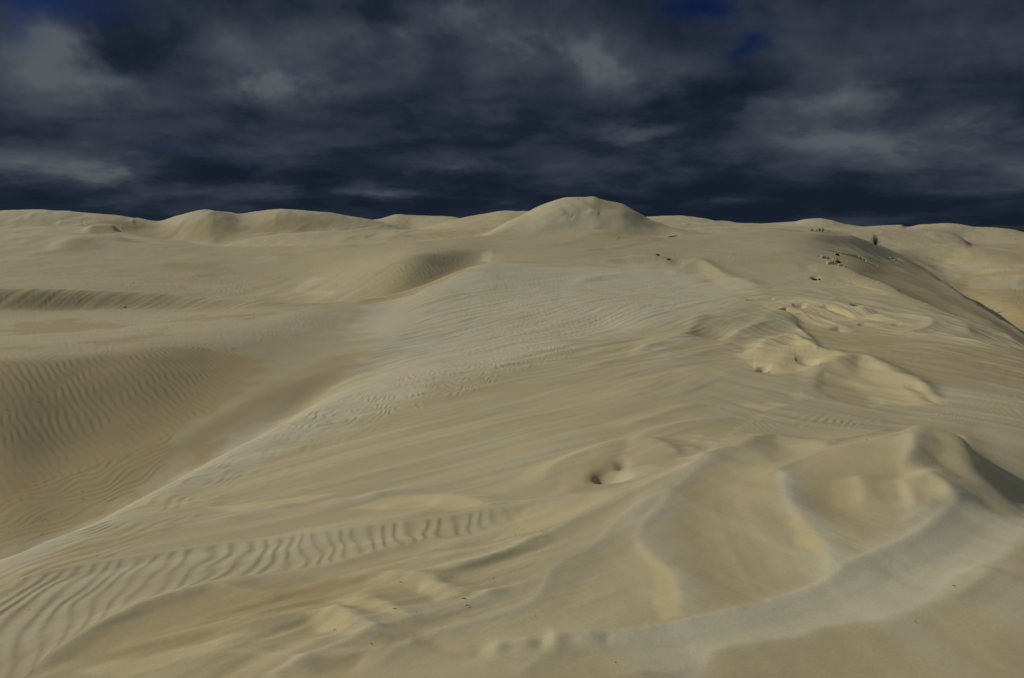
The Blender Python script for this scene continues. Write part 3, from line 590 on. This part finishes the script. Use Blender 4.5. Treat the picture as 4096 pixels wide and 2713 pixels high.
def mathn(op, a, b=None, c=None, clamp=False):
    m = node(nt, 'ShaderNodeMath', operation=op, use_clamp=clamp)
    for i, val in enumerate((a, b, c)):
        if val is None: continue
        if hasattr(val, 'is_output'): lk(val, m.inputs[i])
        else: m.inputs[i].default_value = val
    return m.outputs[0]
n1 = node(nt, 'ShaderNodeTexNoise'); n1.inputs['Scale'].default_value = 1.3; n1.inputs['Detail'].default_value = 8; n1.inputs['Roughness'].default_value = .62
lk(tc.outputs['Object'], n1.inputs['Vector'])
n2 = node(nt, 'ShaderNodeTexNoise'); n2.inputs['Scale'].default_value = 60; n2.inputs['Detail'].default_value = 5; n2.inputs['Roughness'].default_value = .7
lk(tc.outputs['Object'], n2.inputs['Vector'])
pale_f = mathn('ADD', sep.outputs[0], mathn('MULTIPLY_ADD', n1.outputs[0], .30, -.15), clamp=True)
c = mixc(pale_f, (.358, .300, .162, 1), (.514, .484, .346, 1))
damp_shade_f = mathn('ADD', sep.outputs[1], mathn('MULTIPLY_ADD', n1.outputs[0], .24, -.16), clamp=True)
c = mixc(damp_shade_f, c, (.360, .262, .112, 1))
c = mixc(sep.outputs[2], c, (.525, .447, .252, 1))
g = mathn('MULTIPLY_ADD', n2.outputs[0], .5, .75)
gc = node(nt, 'ShaderNodeCombineColor'); [lk(g, gc.inputs[i]) for i in range(3)]
c = mixc(.55, c, gc.outputs[0], 'MULTIPLY')
lk(c, bs.inputs['Base Color']); bs.inputs['Roughness'].default_value = .95; bs.inputs['Specular IOR Level'].default_value = .12
bmp = node(nt, 'ShaderNodeBump'); bmp.inputs['Strength'].default_value = .30; bmp.inputs['Distance'].default_value = .006
nb = node(nt, 'ShaderNodeTexNoise'); nb.inputs['Scale'].default_value = 28; nb.inputs['Detail'].default_value = 6; nb.inputs['Roughness'].default_value = .65
lk(tc.outputs['Object'], nb.inputs['Vector']); lk(nb.outputs[0], bmp.inputs['Height']); lk(bmp.outputs[0], bs.inputs['Normal'])

# ------------------------------------------------------------------ terrain mesh (one sheet)
co = np.stack([X, Y, Z], -1).reshape(-1, 3)
idx = np.arange(NR*NC).reshape(NR, NC)
q = np.stack([idx[:-1, :-1], idx[:-1, 1:], idx[1:, 1:], idx[1:, :-1]], -1).reshape(-1, 4)
me = bpy.data.meshes.new('sand_ground')
me.vertices.add(len(co)); me.vertices.foreach_set('co', co.astype(np.float32).ravel())
me.loops.add(q.size); me.loops.foreach_set('vertex_index', q.astype(np.int32).ravel())
me.polygons.add(len(q)); me.polygons.foreach_set('loop_start', (np.arange(len(q))*4).astype(np.int32))
me.polygons.foreach_set('use_smooth', np.ones(len(q), bool))
me.update(calc_edges=True)
ca = me.color_attributes.new('tone', 'FLOAT_COLOR', 'POINT')
col = np.stack([.5+.5*np.tanh((PALE*.55-.20)*2.2), np.clip(DAMP_SHADE, 0, 1), np.clip(CREAM, 0, 1), np.ones_like(L)], -1)
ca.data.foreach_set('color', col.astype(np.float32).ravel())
me.materials.append(sand)
ground = bpy.data.objects.new('ground', me); COL.objects.link(ground); ground['kind'] = 'structure'
def on_ground(px, py):
    """photo point -> world point on the relief"""
    ph, l = to_lp(px, py)
    j = int(np.clip(np.searchsorted(PHI, ph), 1, NC-1)); i = int(np.clip(np.searchsorted(L[:, j], l), 1, NR-1))
    tj = (ph-PHI[j-1])/(PHI[j]-PHI[j-1]); ti = (l-L[i-1, j])/(L[i, j]-L[i-1, j])
    z = (Z[i-1, j-1]*(1-tj)+Z[i-1, j]*tj)*(1-ti)+(Z[i, j-1]*(1-tj)+Z[i, j]*tj)*ti
    r = math.exp(l)
    return r*math.sin(ph), r*math.cos(ph), float(z), r
# ------------------------------------------------------------------ things standing and lying on the sand
def simple_mat(name, ca_, cb_, scale, rough=.85, bump=.3):
    m, t, b = mat(name)
    tc_ = t.nodes.new('ShaderNodeTexCoord'); n = t.nodes.new('ShaderNodeTexNoise'); n.inputs['Scale'].default_value = scale; n.inputs['Detail'].default_value = 6
    r = t.nodes.new('ShaderNodeValToRGB'); r.color_ramp.elements[0].position = .35; r.color_ramp.elements[1].position = .65
    r.color_ramp.elements[0].color = (*ca_, 1); r.color_ramp.elements[1].color = (*cb_, 1)
    t.links.new(tc_.outputs['Object'], n.inputs['Vector']); t.links.new(n.outputs[0], r.inputs[0]); t.links.new(r.outputs[0], b.inputs['Base Color'])
    bp = t.nodes.new('ShaderNodeBump'); bp.inputs['Strength'].default_value = bump; bp.inputs['Distance'].default_value = .01
    t.links.new(n.outputs[0], bp.inputs['Height']); t.links.new(bp.outputs[0], b.inputs['Normal'])
    b.inputs['Roughness'].default_value = rough; b.inputs['Specular IOR Level'].default_value = .2
    return m
M_leaf = simple_mat('leaf', (.030, .048, .022), (.085, .110, .050), 9)
M_leaf2 = simple_mat('grey_leaf', (.070, .100, .050), (.170, .200, .105), 9)
M_bark = simple_mat('bark', (.030, .022, .014), (.075, .055, .038), 25)
M_twig = simple_mat('twig', (.018, .012, .007), (.060, .040, .022), 60)
M_crust = simple_mat('crusted_sand', (.36, .30, .20), (.46, .40, .29), 6, .95, .6)
M_weed = simple_mat('dark_debris', (.020, .018, .012), (.060, .050, .032), 14, .9, .8)
M_white = simple_mat('bleached', (.55, .52, .45), (.70, .68, .62), 20)
M_hill = simple_mat('scrub', (.012, .018, .012), (.030, .038, .022), .02)
def mesh_obj(name, verts, faces, m, parent=None, smooth_=True):
    me_ = bpy.data.meshes.new(name); me_.from_pydata([tuple(v) for v in verts], [], faces); me_.update()
    if smooth_: me_.polygons.foreach_set('use_smooth', [True]*len(me_.polygons))
    me_.materials.append(m); o = bpy.data.objects.new(name, me_); COL.objects.link(o)
    if parent: o.parent = parent
    return o
def tag(o, label, cat, group=None):
    o['label'] = label; o['category'] = cat
    if group: o['group'] = group
def tube(vs, fs, pts, radii, sides=6):
    base = len(vs); n = len(pts)
    for i, p in enumerate(pts):
        p = Vector(p); d = (Vector(pts[min(i+1, n-1)])-Vector(pts[max(i-1, 0)])).normalized()
        a = d.orthogonal().normalized(); b = d.cross(a)
        for k_ in range(sides):
            t = 2*math.pi*k_/sides; vs.append(p+(a*math.cos(t)+b*math.sin(t))*radii[i])
    for i in range(n-1):
        for k_ in range(sides):
            k2 = (k_+1) % sides
            fs.append((base+i*sides+k_, base+i*sides+k2, base+(i+1)*sides+k2, base+(i+1)*sides+k_))
    fs.append(tuple(base+k_ for k_ in range(sides))[::-1]); fs.append(tuple(base+(n-1)*sides+k_ for k_ in range(sides)))
def bush(x, y, z, h, w_, rnd, leafm, nbr=16, nleaf=900, label='', group=None, name='bush', cat='bush', lean=0.):
    e = bpy.data.objects.new(name, None); COL.objects.link(e); e.location = (x, y, z)
    tag(e, label, cat, group)
    vs, fs = [], []; lv, lf = [], []; tips = []
    for k_ in range(nbr):
        a = rnd.uniform(0, 6.28); up = rnd.uniform(.35, 1)
        rr = w_*.5*rnd.uniform(.35, 1)*(1.15-.75*up*up)
        p = [Vector((rnd.uniform(-.03, .03)*w_, rnd.uniform(-.03, .03)*w_, -.06*h))]
        for s_i in range(1, 5):
            t = s_i/4; p.append(Vector((math.cos(a)*rr*t**.8+lean*h*t, math.sin(a)*rr*t**.8, h*up*t**1.15))+Vector([rnd.uniform(-.03, .03)*h for _ in range(3)]))
        tube(vs, fs, p, [h*.016, h*.012, h*.009, h*.006, h*.003], 5); tips.append(p)
    for k_ in range(nleaf):
        p = rnd.choice(tips); t = rnd.uniform(1.2, 4); i = min(int(t), 3); q = p[i].lerp(p[i+1], t-i)
        q = q+Vector((rnd.gauss(0, .07*w_), rnd.gauss(0, .07*w_), rnd.gauss(0, .05*h)))
        if q.z < .02*h: continue
        s_ = h*rnd.uniform(.03, .06); d = Vector((rnd.gauss(0, 1), rnd.gauss(0, 1), rnd.gauss(.5, .8))).normalized(); sd_ = d.orthogonal().normalized(); sd_.rotate(__import__('mathutils').Quaternion(d, rnd.uniform(0, 6.28)))
        b = len(lv); lv += [q-d*s_*.2, q+sd_*s_*.22+d*s_*.3, q+d*s_, q-sd_*s_*.22+d*s_*.3]; lf.append((b, b+1, b+2, b+3))
    mesh_obj('stem', vs, fs, M_bark, e); mesh_obj('foliage', lv, lf, leafm, e, False)
    return e
R_ = random.Random(11)
def put(px, py): return on_ground(px, py)
def pxm(r): return r/F
x, y, z, r = put(3502, 984)
bush(x, y, z-.05, 42*pxm(r), 27*pxm(r), R_, M_leaf2, 22, 1500, 'upright grey-green shrub alone on the right shoulder of the main dune crest', name='shrub', cat='shrub', lean=-.08)
G = 'dark bushes in a row on the main dune crest'
for px, py, h, w_, lab in [(3248, 925, 15, 15, 'rounded dark bush left of the gap in the crest-top row'), (3266, 925, 11, 8, 'small narrow dark bush just right of the gap in the row'),
                           (3278, 926, 17, 14, 'tall pointed dark bush in the middle of the dense clump'), (3291, 926, 16, 13, 'broad dark bush at the right end of the dense clump')]:
    x, y, z, r = put(px, py); bush(x, y, z-.03, h*pxm(r), w_*1.25*pxm(r), R_, M_leaf, 16, 900, lab, G)
for px, py, h, w_, lab in [(3211, 925, 3, 6, 'tiny low tuft farthest left of the crest-top bushes'), (3226, 925, 3.4, 7, 'low tuft between the tiny left tuft and the bushes'), (3237, 926, 3, 4, 'very small tuft right beside the rounded bush'), (3301, 927, 5, 11, 'low sprawling tuft just right of the dense bush clump'),
                           (4040, 958, 4, 8, 'left tuft of the faint three on the far right sand flat'), (4062, 958, 9, 7, 'tallest tuft of the faint three on the far right flat'), (4072, 958, 6, 8, 'right tuft of the faint three on the far right flat')]:
    x, y, z, r = put(px, py); bush(x, y, z-.02, h*pxm(r), w_*pxm(r), R_, M_leaf, 7, 160, lab, 'low tufts on distant sand', 'tuft', 'tuft')
# lying branch
x, y, z, r = put(2694, 951); s_ = pxm(r)
vs, fs = [], []
tube(vs, fs, [(-17*s_, 0, .03), (-8*s_, .05, .06), (2*s_, .02, .12), (14*s_, -.04, .15)], [.05, .065, .06, .04], 7); tube(vs, fs, [(-13*s_, 0, .05), (-13.5*s_, -.25, .02)], [.035, .02], 5)
o = mesh_obj('branch', vs, fs, M_twig); o.location = (x, y, z+.02); tag(o, 'long dark branch lying on the crest to the right of the peak dune', 'branch')
x, y, z, r = put(2675, 953); vs, fs = [], []; tube(vs, fs, [(-.1, 0, .02), (0, .02, .05), (.12, 0, .03)], [.02, .04, .02], 6)
o = mesh_obj('branch', vs, fs, M_twig); o.location = (x, y, z); tag(o, 'short dark stub lying just left of the long dark branch', 'branch')
def lump(name, px, py, wpx, hpx, dpx, m, label, cat, group=None, seed=1, rot=0., sink=.25, rough=.35, sub_=3, blocky=False):
    import bmesh
    x, y, z, r = put(px, py); s_ = pxm(r)
    bm = bmesh.new(); bmesh.ops.create_icosphere(bm, subdivisions=sub_, radius=1)
    rr_ = random.Random(seed); from mathutils import noise as mn
    for v in bm.verts:
        c_ = v.co.copy()
        if blocky:
            for i in range(3): c_[i] = max(-.72, min(.72, c_[i]))*1.2
        n_ = mn.noise(c_*1.3+Vector((seed*3.1, 0, 0)))*rough+mn.noise(c_*3.4+Vector((0, seed*2.3, 0)))*rough*.5
        v.co = Vector((c_.x*(1+n_)*wpx*.5*s_, c_.y*(1+n_)*dpx*.5*s_, c_.z*(1+n_)*hpx*.5*s_))
    me_ = bpy.data.meshes.new(name); bm.to_mesh(me_); bm.free(); me_.materials.append(m)
    me_.polygons.foreach_set('use_smooth', [not blocky]*len(me_.polygons))
    o = bpy.data.objects.new(name, me_); COL.objects.link(o); o.location = (x, y, z+hpx*s_*(.5-sink)); o.rotation_euler = (rr_.uniform(-.15, .15), rot, rr_.uniform(-.5, .5))
    tag(o, label, cat, group); return o
lump('driftwood', 2631, 1038, 15, 10, 20, M_weed, 'thick dark lump of driftwood, the left one of the two by the small dune brink', 'driftwood', 'driftwood near the small brink', 3, .35)
lump('driftwood', 2675, 1050, 15, 7, 16, M_weed, 'flatter dark lump of driftwood, the right one of the two by the small dune brink', 'driftwood', 'driftwood near the small brink', 5, .3)
lump('dark_clump', 3258, 1122, 19, 16, 20, M_weed, 'dark clump half buried in the slope below the broken sand crust', 'debris', None, 8, .1, .35)  # dark lump set into the small hollow of the slope
lump('dark_clump', 3277, 1128, 9, 8, 12, M_weed, 'small dark tail right beside the half buried dark clump', 'debris', None, 9, .5, .3)
x_ = lump('white_debris', 497, 1231, 9, 7, 9, M_white, 'small bleached white piece lying on the shaded dune flank at far left', 'debris', None, 12, 0., .02)
BG = 'broken blocks of crusted sand near the crest'
blocks = [(3290,1036,15,12,'pale angular block at the left end of the upper row of crust'),(3306,1037,12,8,'flat pale block second from the left in the upper crust row'),(3319,1033,9,6,'small pale block in the middle of the upper crust row'),
 (3334,1036,14,9,'wide tan block right of the middle of the upper crust row'),(3345,1039,8,7,'little tan block in front of the upper row right end'),(3295,1063,16,9,'rounded pale block at the left end of the lower crust heap'),
 (3320,1058,22,14,'largest pale block topping the lower crust heap'),(3339,1060,12,9,'tan block right of the largest one in the lower heap'),(3356,1068,13,10,'pale cracked block stepping down right from the lower heap'),
 (3365,1073,9,7,'small block below the pale cracked block'),(3331,1079,7,5,'tiny crumb alone below the lower crust heap'),(3342,1079,7,6,'round crumb below the lower heap, right of the tiny one'),
 (3361,1082,13,7,'flat slab lowest in the crust heap'),(3379,1076,10,8,'angular block farthest right of the lower crust heap'),(3562,1036,6,5,'small pale crumb left below the slip face ledge'),(3572,1040,6,5,'small pale crumb in the middle below the slip face ledge'),(3580,1044,6,5,'small pale crumb right below the slip face ledge')]
for i_, (px, py, w_, h_, lab) in enumerate(blocks):
    lump('sand_block', px, py+1, w_*1.25, h_*1.3, w_*1.4, M_crust, lab, 'sand block', BG, 20+i_, 0, .3, .28, 3, True)
dark = [(3284,1031,14,8),(3349,1026,11,9),(3352,1055,15,10),(3283,1067,14,7),(3378,1073,6,6)]
for i_, (px, py, w_, h_) in enumerate(dark):
    lump('crust_shard', px, py, w_*1.35, h_*1.5, w_*1.3, M_weed, ['dark wedge behind the left end of the upper crust row','dark wedge behind the right end of the upper crust row','dark lump at the right of the lower crust heap','dark lump left of the lower crust heap','dark chip beside the farthest right crust block'][i_], 'debris', 'dark pieces among the crust blocks', 50+i_, .3, .4)
def twig(px, py, lpx, label, group, ang=0., up=.3, forks=1, thick=1.):
    x, y, z, r = put(px, py); s_ = pxm(r); l_ = lpx*s_; vs, fs = [], []
    ca_, sa_ = math.cos(ang), math.sin(ang); p = []
    for k_ in range(5):
        t = k_/4-.5; p.append((t*l_*ca_+R_.uniform(-.06, .06)*l_, t*l_*sa_+R_.uniform(-.06, .06)*l_, .004+R_.uniform(0, 1)*up*l_*.3*(k_ > 0)*(k_ < 4)))
    t_ = max(.0011, .32*s_)*thick
    tube(vs, fs, p, [t_*.6, t_, t_, t_*.8, t_*.4], 5)
    for f_ in range(forks):
        q_ = Vector(p[R_.choice((1, 2, 3))]); tube(vs, fs, [q_, q_+Vector((R_.uniform(-.3, .3)*l_, R_.uniform(-.3, .3)*l_, up*l_*.4))], [t_*.7, t_*.3], 5)
    o = mesh_obj('twig', vs, fs, M_twig); o.location = (x, y, z+t_); tag(o, label, 'twig', group)
TG = 'twigs on the near sand'
for px, py, l_, lab, fk in [(1604,2338,14,'short upright twig among the near ripples, left of centre',1),(1856,2411,22,'dark tangled twig above the larger looped one at lower centre',3),(1872,2437,30,'wiry looped twig on the pale hummock at lower centre',3),
  (1581,2471,18,'row of dark twig bits in the hummocks at lower centre',2),(1487,2598,13,'small bent twig near the bottom edge, left of centre',1),(1339,2533,14,'pale slender twig in the lower left hummocks',0),(2168,2215,5,'tiny dark fragment on the smooth slope right of the sinuous crest',0),
  (1974,2316,7,'tiny dark fragment on the smooth slope left of the sinuous pale crest',0),(2169,2136,8,'dark fragment at the foot of the smooth wedge of sand',1),(2062,2147,5,'tiny fragment left of the foot of the smooth sand wedge',0),
  (2140,2477,6,'dark bit on the smooth sand below the sinuous crest',0),(2464,2661,8,'dark bit near the bottom edge beside the crescent hollow',0),(1667,2478,5,'small speck right of the row of twig bits',0),
  (3466,1781,14,'dark sliver on the crest of the large near mound',0),(3493,2093,5,'tiny dark speck in the brown hollow of the near mound',0),(3814,2378,11,'dark sliver on the pale apron at lower right',0),(3730,1857,6,'tiny speck on the pale top of the near mound',0),(3661,2503,6,'tiny speck on the brown sand at lower right',0),
  (389,2236,10,'dark sliver on the rippled left slope above the ripple row',0),(118,2447,9,'dark sliver in the large ripples at lower left',0),(3290,1266,12,'thin bent stem standing in the pale ledges at right',2),(3325,1281,9,'second thin stem right of the bent one in the pale ledges',1),
  (698,1769,8,'small dark fragment at the right edge of the rippled valley flank',0),(1252,1219,9,'dark fragment where the shaded band meets the pale slope',0),(1220,1226,7,'dark fragment left of the one at the end of the shaded band',0)]:
    twig(px, py, l_, lab, TG, R_.uniform(-.7, .9), .35, fk, 1.3)
for px, py in [(459,1995),(447,2003),(436,2006),(424,2010),(418,2000),(169,2081),(182,2076),(191,2085),(196,2094),(169,2136),(165,2141),(131,2091),(134,2165),(96,2114),(336,2000),(328,1996),(327,1968),(246,2056),(33,2132),(560,1990),(236,1889),(450,1965)]:
    twig(px, py, R_.uniform(6, 11), 'tiny dark scrap of plant litter on the tan floor of the left valley', 'plant litter on the valley floor', R_.uniform(-1, 1), .3, R_.choice((0, 1)), 1.2)
for px, py, lab in [(128,1597,'upper left dark scrap of the pair on the rippled flank'),(152,1607,'lower right dark scrap of the pair on the rippled flank'),(29,1639,'dark scrap by the left edge on the rippled flank')]:
    twig(px, py, 15, lab, 'plant litter on the rippled flank', .1, .2, 1, 1.2)
# the dark scrub-covered hill on the horizon at far right
hv, hf = [], []
prof = [(3700,912),(3860,911),(3903,908),(3960,903),(3991,901.5),(4040,903),(4096,904),(4250,899),(4500,896),(4900,902),(5400,915)]
for i_, xx in enumerate(np.linspace(3700, 5400, 120)):
    yy = np.interp(xx, [p[0] for p in prof], [p[1] for p in prof])+.35*math.sin(xx*.11)+.25*math.sin(xx*.31)
    for j_, (fd, fh) in enumerate([(1500, -.6), (1560, .35), (1640, .8), (1740, 1.), (1900, .7), (2100, -.6)]):
        u_, v_ = uv_of(xx, yy); hv.append((u_*fd, fd, (v_*1740+14)*fh-14))
for i_ in range(119):
    for j_ in range(5):
        a = i_*6+j_; hf.append((a, a+6, a+7, a+1))
hl = mesh_obj('hills', hv, hf, M_hill); hl['kind'] = 'structure'


# ------------------------------------------------------------------ sky and light
SUN_AZ = math.radians(-64); SUN_EL = math.radians(32)   # azimuth from the view direction, + to the right
sd = bpy.data.lights.new('sun', 'SUN'); sd.energy = 3.3; sd.angle = math.radians(.6); sd.color = (1, .93, .80)
so = bpy.data.objects.new('sun', sd); COL.objects.link(so)
dirv = Vector((math.sin(SUN_AZ)*math.cos(SUN_EL), math.cos(SUN_AZ)*math.cos(SUN_EL), math.sin(SUN_EL)))
so.rotation_euler = dirv.to_track_quat('Z', 'Y').to_euler()
w = bpy.data.worlds.new('World'); SC.world = w; w.use_nodes = True
nt = w.node_tree; nt.nodes.clear(); lk = nt.links.new
out = node(nt, 'ShaderNodeOutputWorld'); bg = node(nt, 'ShaderNodeBackground'); bg.inputs[1].default_value = .1; lk(bg.outputs[0], out.inputs[0])
sky = node(nt, 'ShaderNodeTexSky', sky_type='NISHITA', sun_disc=False, sun_elevation=SUN_EL, sun_rotation=SUN_AZ)
tc = node(nt, 'ShaderNodeTexCoord'); sx = node(nt, 'ShaderNodeSeparateXYZ'); lk(tc.outputs['Generated'], sx.inputs[0])
az = mathn('ARCTAN2', sx.outputs[0], sx.outputs[1]); el = mathn('ARCSINE', sx.outputs[2])
def vm(op, a, b=None, c=None):
    m = node(nt, 'ShaderNodeVectorMath', operation=op)
    for i, val in enumerate((a, b, c)):
        if val is None: continue
        if hasattr(val, 'is_output'): lk(val, m.inputs[i])
        else: m.inputs[i].default_value = val
    return m
def wnoise(vec, scale, detail=4, rough=.55, color=False, dist=0):
    n = node(nt, 'ShaderNodeTexNoise'); n.inputs['Scale'].default_value = scale; n.inputs['Detail'].default_value = detail
    n.inputs['Roughness'].default_value = rough; n.inputs['Distortion'].default_value = dist
    lk(vec, n.inputs['Vector']); return n.outputs['Color' if color else 'Fac']
cb = node(nt, 'ShaderNodeCombineXYZ'); lk(az, cb.inputs[0]); lk(el, cb.inputs[1])
uv = cb.outputs[0]
# coordinates stretched sideways towards the horizon
elc = mathn('ADD', mathn('MAXIMUM', el, 0.), .10)
st_ = node(nt, 'ShaderNodeCombineXYZ'); lk(az, st_.inputs[0]); lk(mathn('MULTIPLY', mathn('LOGARITHM', elc, 2.718), .42), st_.inputs[1])
suv = st_.outputs[0]
wn = wnoise(suv, 6, 9, .62, True)
warp = vm('MULTIPLY', vm('SUBTRACT', wn, (.5, .5, .5)).outputs[0], (.18, .08, 0)).outputs[0]
uvw = vm('ADD', uv, warp).outputs[0]
def sky_blobs(lst, src):
    acc = None
    for (x, y, rx, ry, a) in lst:
        u_, v_ = uv_of(x*1.7305, y*1.7305)
        A = math.atan(u_); E = math.atan(v_*math.cos(A)); sxv, syv = F/(rx*1.7305), F/(ry*1.7305)
        d = vm('MULTIPLY_ADD', src, (sxv, syv, 0), (-A*sxv, -E*syv, 0)).outputs[0]
        dd = vm('DOT_PRODUCT', d, d).outputs['Value']
        e = mathn('POWER', 2.718, mathn('MULTIPLY', dd, -1.))
        acc = mathn('MULTIPLY', e, a) if acc is None else mathn('MULTIPLY_ADD', e, a, acc)
    return acc
light_b = sky_blobs([(90,150,110,65,.29),(180,85,110,35,.32),(520,130,70,65,.45),(640,165,120,70,.38),(800,110,210,50,.34),(880,190,150,45,.2),(1180,115,180,45,.34),(1350,130,130,50,.28),
  (1440,180,150,45,.25),(320,215,130,30,.35),(1060,30,90,28,.3),(1930,165,150,60,.24),(2260,140,120,70,.38),(1950,240,140,32,.32),(1980,325,200,32,.34),(2250,262,80,28,.28),(1480,288,70,14,.3),
  (340,390,70,22,.38),(240,400,70,16,.25),(110,388,80,20,.3),(70,345,130,25,.22),(620,405,45,12,.26),(640,465,70,16,.34),(920,440,110,14,.32),(500,442,150,14,.26),(1100,385,160,12,.22),
  (2100,400,200,30,.20),(2300,440,150,60,.16),(330,120,100,65,-.32),(1620,215,150,48,-.34),(1000,290,420,45,-.14),(60,240,160,50,.06),(560,480,500,22,-.10),(1500,480,500,30,-.12),(1980,400,140,22,-.16),
  (550,415,60,22,-.2),(740,40,200,25,-.15),(1600,120,80,60,-.12)], uvw)
det = wnoise(suv, 11, 7, .5, False, .6); det2 = wnoise(suv, 5, 4, .5)
back = mathn('MULTIPLY', mathn('MAXIMUM', mathn('SUBTRACT', mathn('ABSOLUTE', az), .80), 0.), 2.0, clamp=True)
hi = mathn('MULTIPLY', mathn('MAXIMUM', mathn('SUBTRACT', el, .42), 0.), 2.2, clamp=True)
away = mathn('MAXIMUM', back, hi)
def sstep(x, a, b):
    m = node(nt, 'ShaderNodeMapRange', interpolation_type='SMOOTHSTEP'); lk(x, m.inputs[0]); m.inputs[1].default_value = a; m.inputs[2].default_value = b; return m.outputs[0]
edge1 = sstep(wnoise(vm('ADD', suv, (3.1, 1.7, 0)).outputs[0], 4.5, 10, .56, False, .3), .46, .60)
edge2 = sstep(wnoise(vm('ADD', suv, (7.3, 4.1, 0)).outputs[0], 10, 9, .56, False, .3), .44, .62)
B = mathn('MULTIPLY', light_b, mathn('MULTIPLY_ADD', edge1, 1.15, .70))
B = mathn('ADD', B, mathn('MULTIPLY_ADD', edge2, .13, .19))
B = mathn('ADD', B, mathn('MULTIPLY', edge1, .07))
B = mathn('ADD', B, mathn('MULTIPLY_ADD', det, .40, -.20))
B = mathn('ADD', B, mathn('MULTIPLY_ADD', det2, .4, -.20))
hv_ = node(nt, 'ShaderNodeCombineXYZ'); lk(mathn('MULTIPLY', az, 2.6), hv_.inputs[0]); lk(mathn('MULTIPLY', el, 15.), hv_.inputs[1])
hb = wnoise(hv_.outputs[0], 1.6, 9, .6, False, .5)
low = sstep(el, .30, .04)
B = mathn('ADD', B, mathn('MULTIPLY', mathn('SUBTRACT', hb, .5), mathn('MULTIPLY', low, .9)))
B = mathn('SUBTRACT', B, mathn('MULTIPLY', sstep(el, .10, .0), .12))
sa = vm('ADD', suv, (11.3, 2.9, 0)).outputs[0]; sb = vm('ADD', suv, (11.28, 2.97, 0)).outputs[0]
lit = mathn('SUBTRACT', wnoise(sa, 3.4, 8, .55, False, .35), wnoise(sb, 3.4, 8, .55, False, .35))
B = mathn('ADD', B, mathn('MULTIPLY', lit, .85))
B = mathn('MAXIMUM', B, 0.)
rmp = node(nt, 'ShaderNodeValToRGB'); lk(B, rmp.inputs[0])
el_ = rmp.color_ramp.elements
el_[0].position = 0; el_[0].color = (.0088, .0142, .0262, 1); el_[1].position = 1; el_[1].color = (.094, .105, .122, 1)
for p, c_ in ((.16, (.0148, .0215, .0365, 1)), (.36, (.0295, .0390, .0575, 1)), (.62, (.0510, .0610, .0800, 1))):
    e = el_.new(p); e.color = c_
CLOUD = 13.0
def scale_c(c_, k_):
    v_ = vm('SCALE', c_); 
    if hasattr(k_, 'is_output'): lk(k_, v_.inputs['Scale'])
    else: v_.inputs['Scale'].default_value = k_
    return v_.outputs[0]
clouds = scale_c(rmp.outputs[0], CLOUD)
blue_m = sky_blobs([(110,5,130,34,1.0),(10,70,45,30,.5),(1650,8,70,34,1.1),(1735,108,42,28,.8),(1800,95,90,18,.25),(595,388,22,5,.5),(430,345,90,8,.25)], uvw)
blue_m = mathn('MULTIPLY', blue_m, mathn('MULTIPLY_ADD', det, -1.2, 1.5), clamp=True)
clear = vm('MULTIPLY', sky.outputs[0], (.024, .050, .150)).outputs[0]
front_sky = mixc(blue_m, clouds, clear)
# sky overhead and behind the photographer: broken bright cloud with clear sky between
bc = mathn('MULTIPLY', mathn('SUBTRACT', wnoise(tc.outputs['Generated'], 3, 6, .55), .42), 6., clamp=True)
open_sky = mixc(bc, sky.outputs[0], (2.9, 2.9, 2.9, 1))
fin = mixc(away, front_sky, open_sky)
lk(fin, bg.inputs[0])

SC.view_settings.view_transform = 'Standard'; SC.view_settings.look = 'None'; SC.view_settings.gamma = 1; SC.view_settings.exposure = -.47
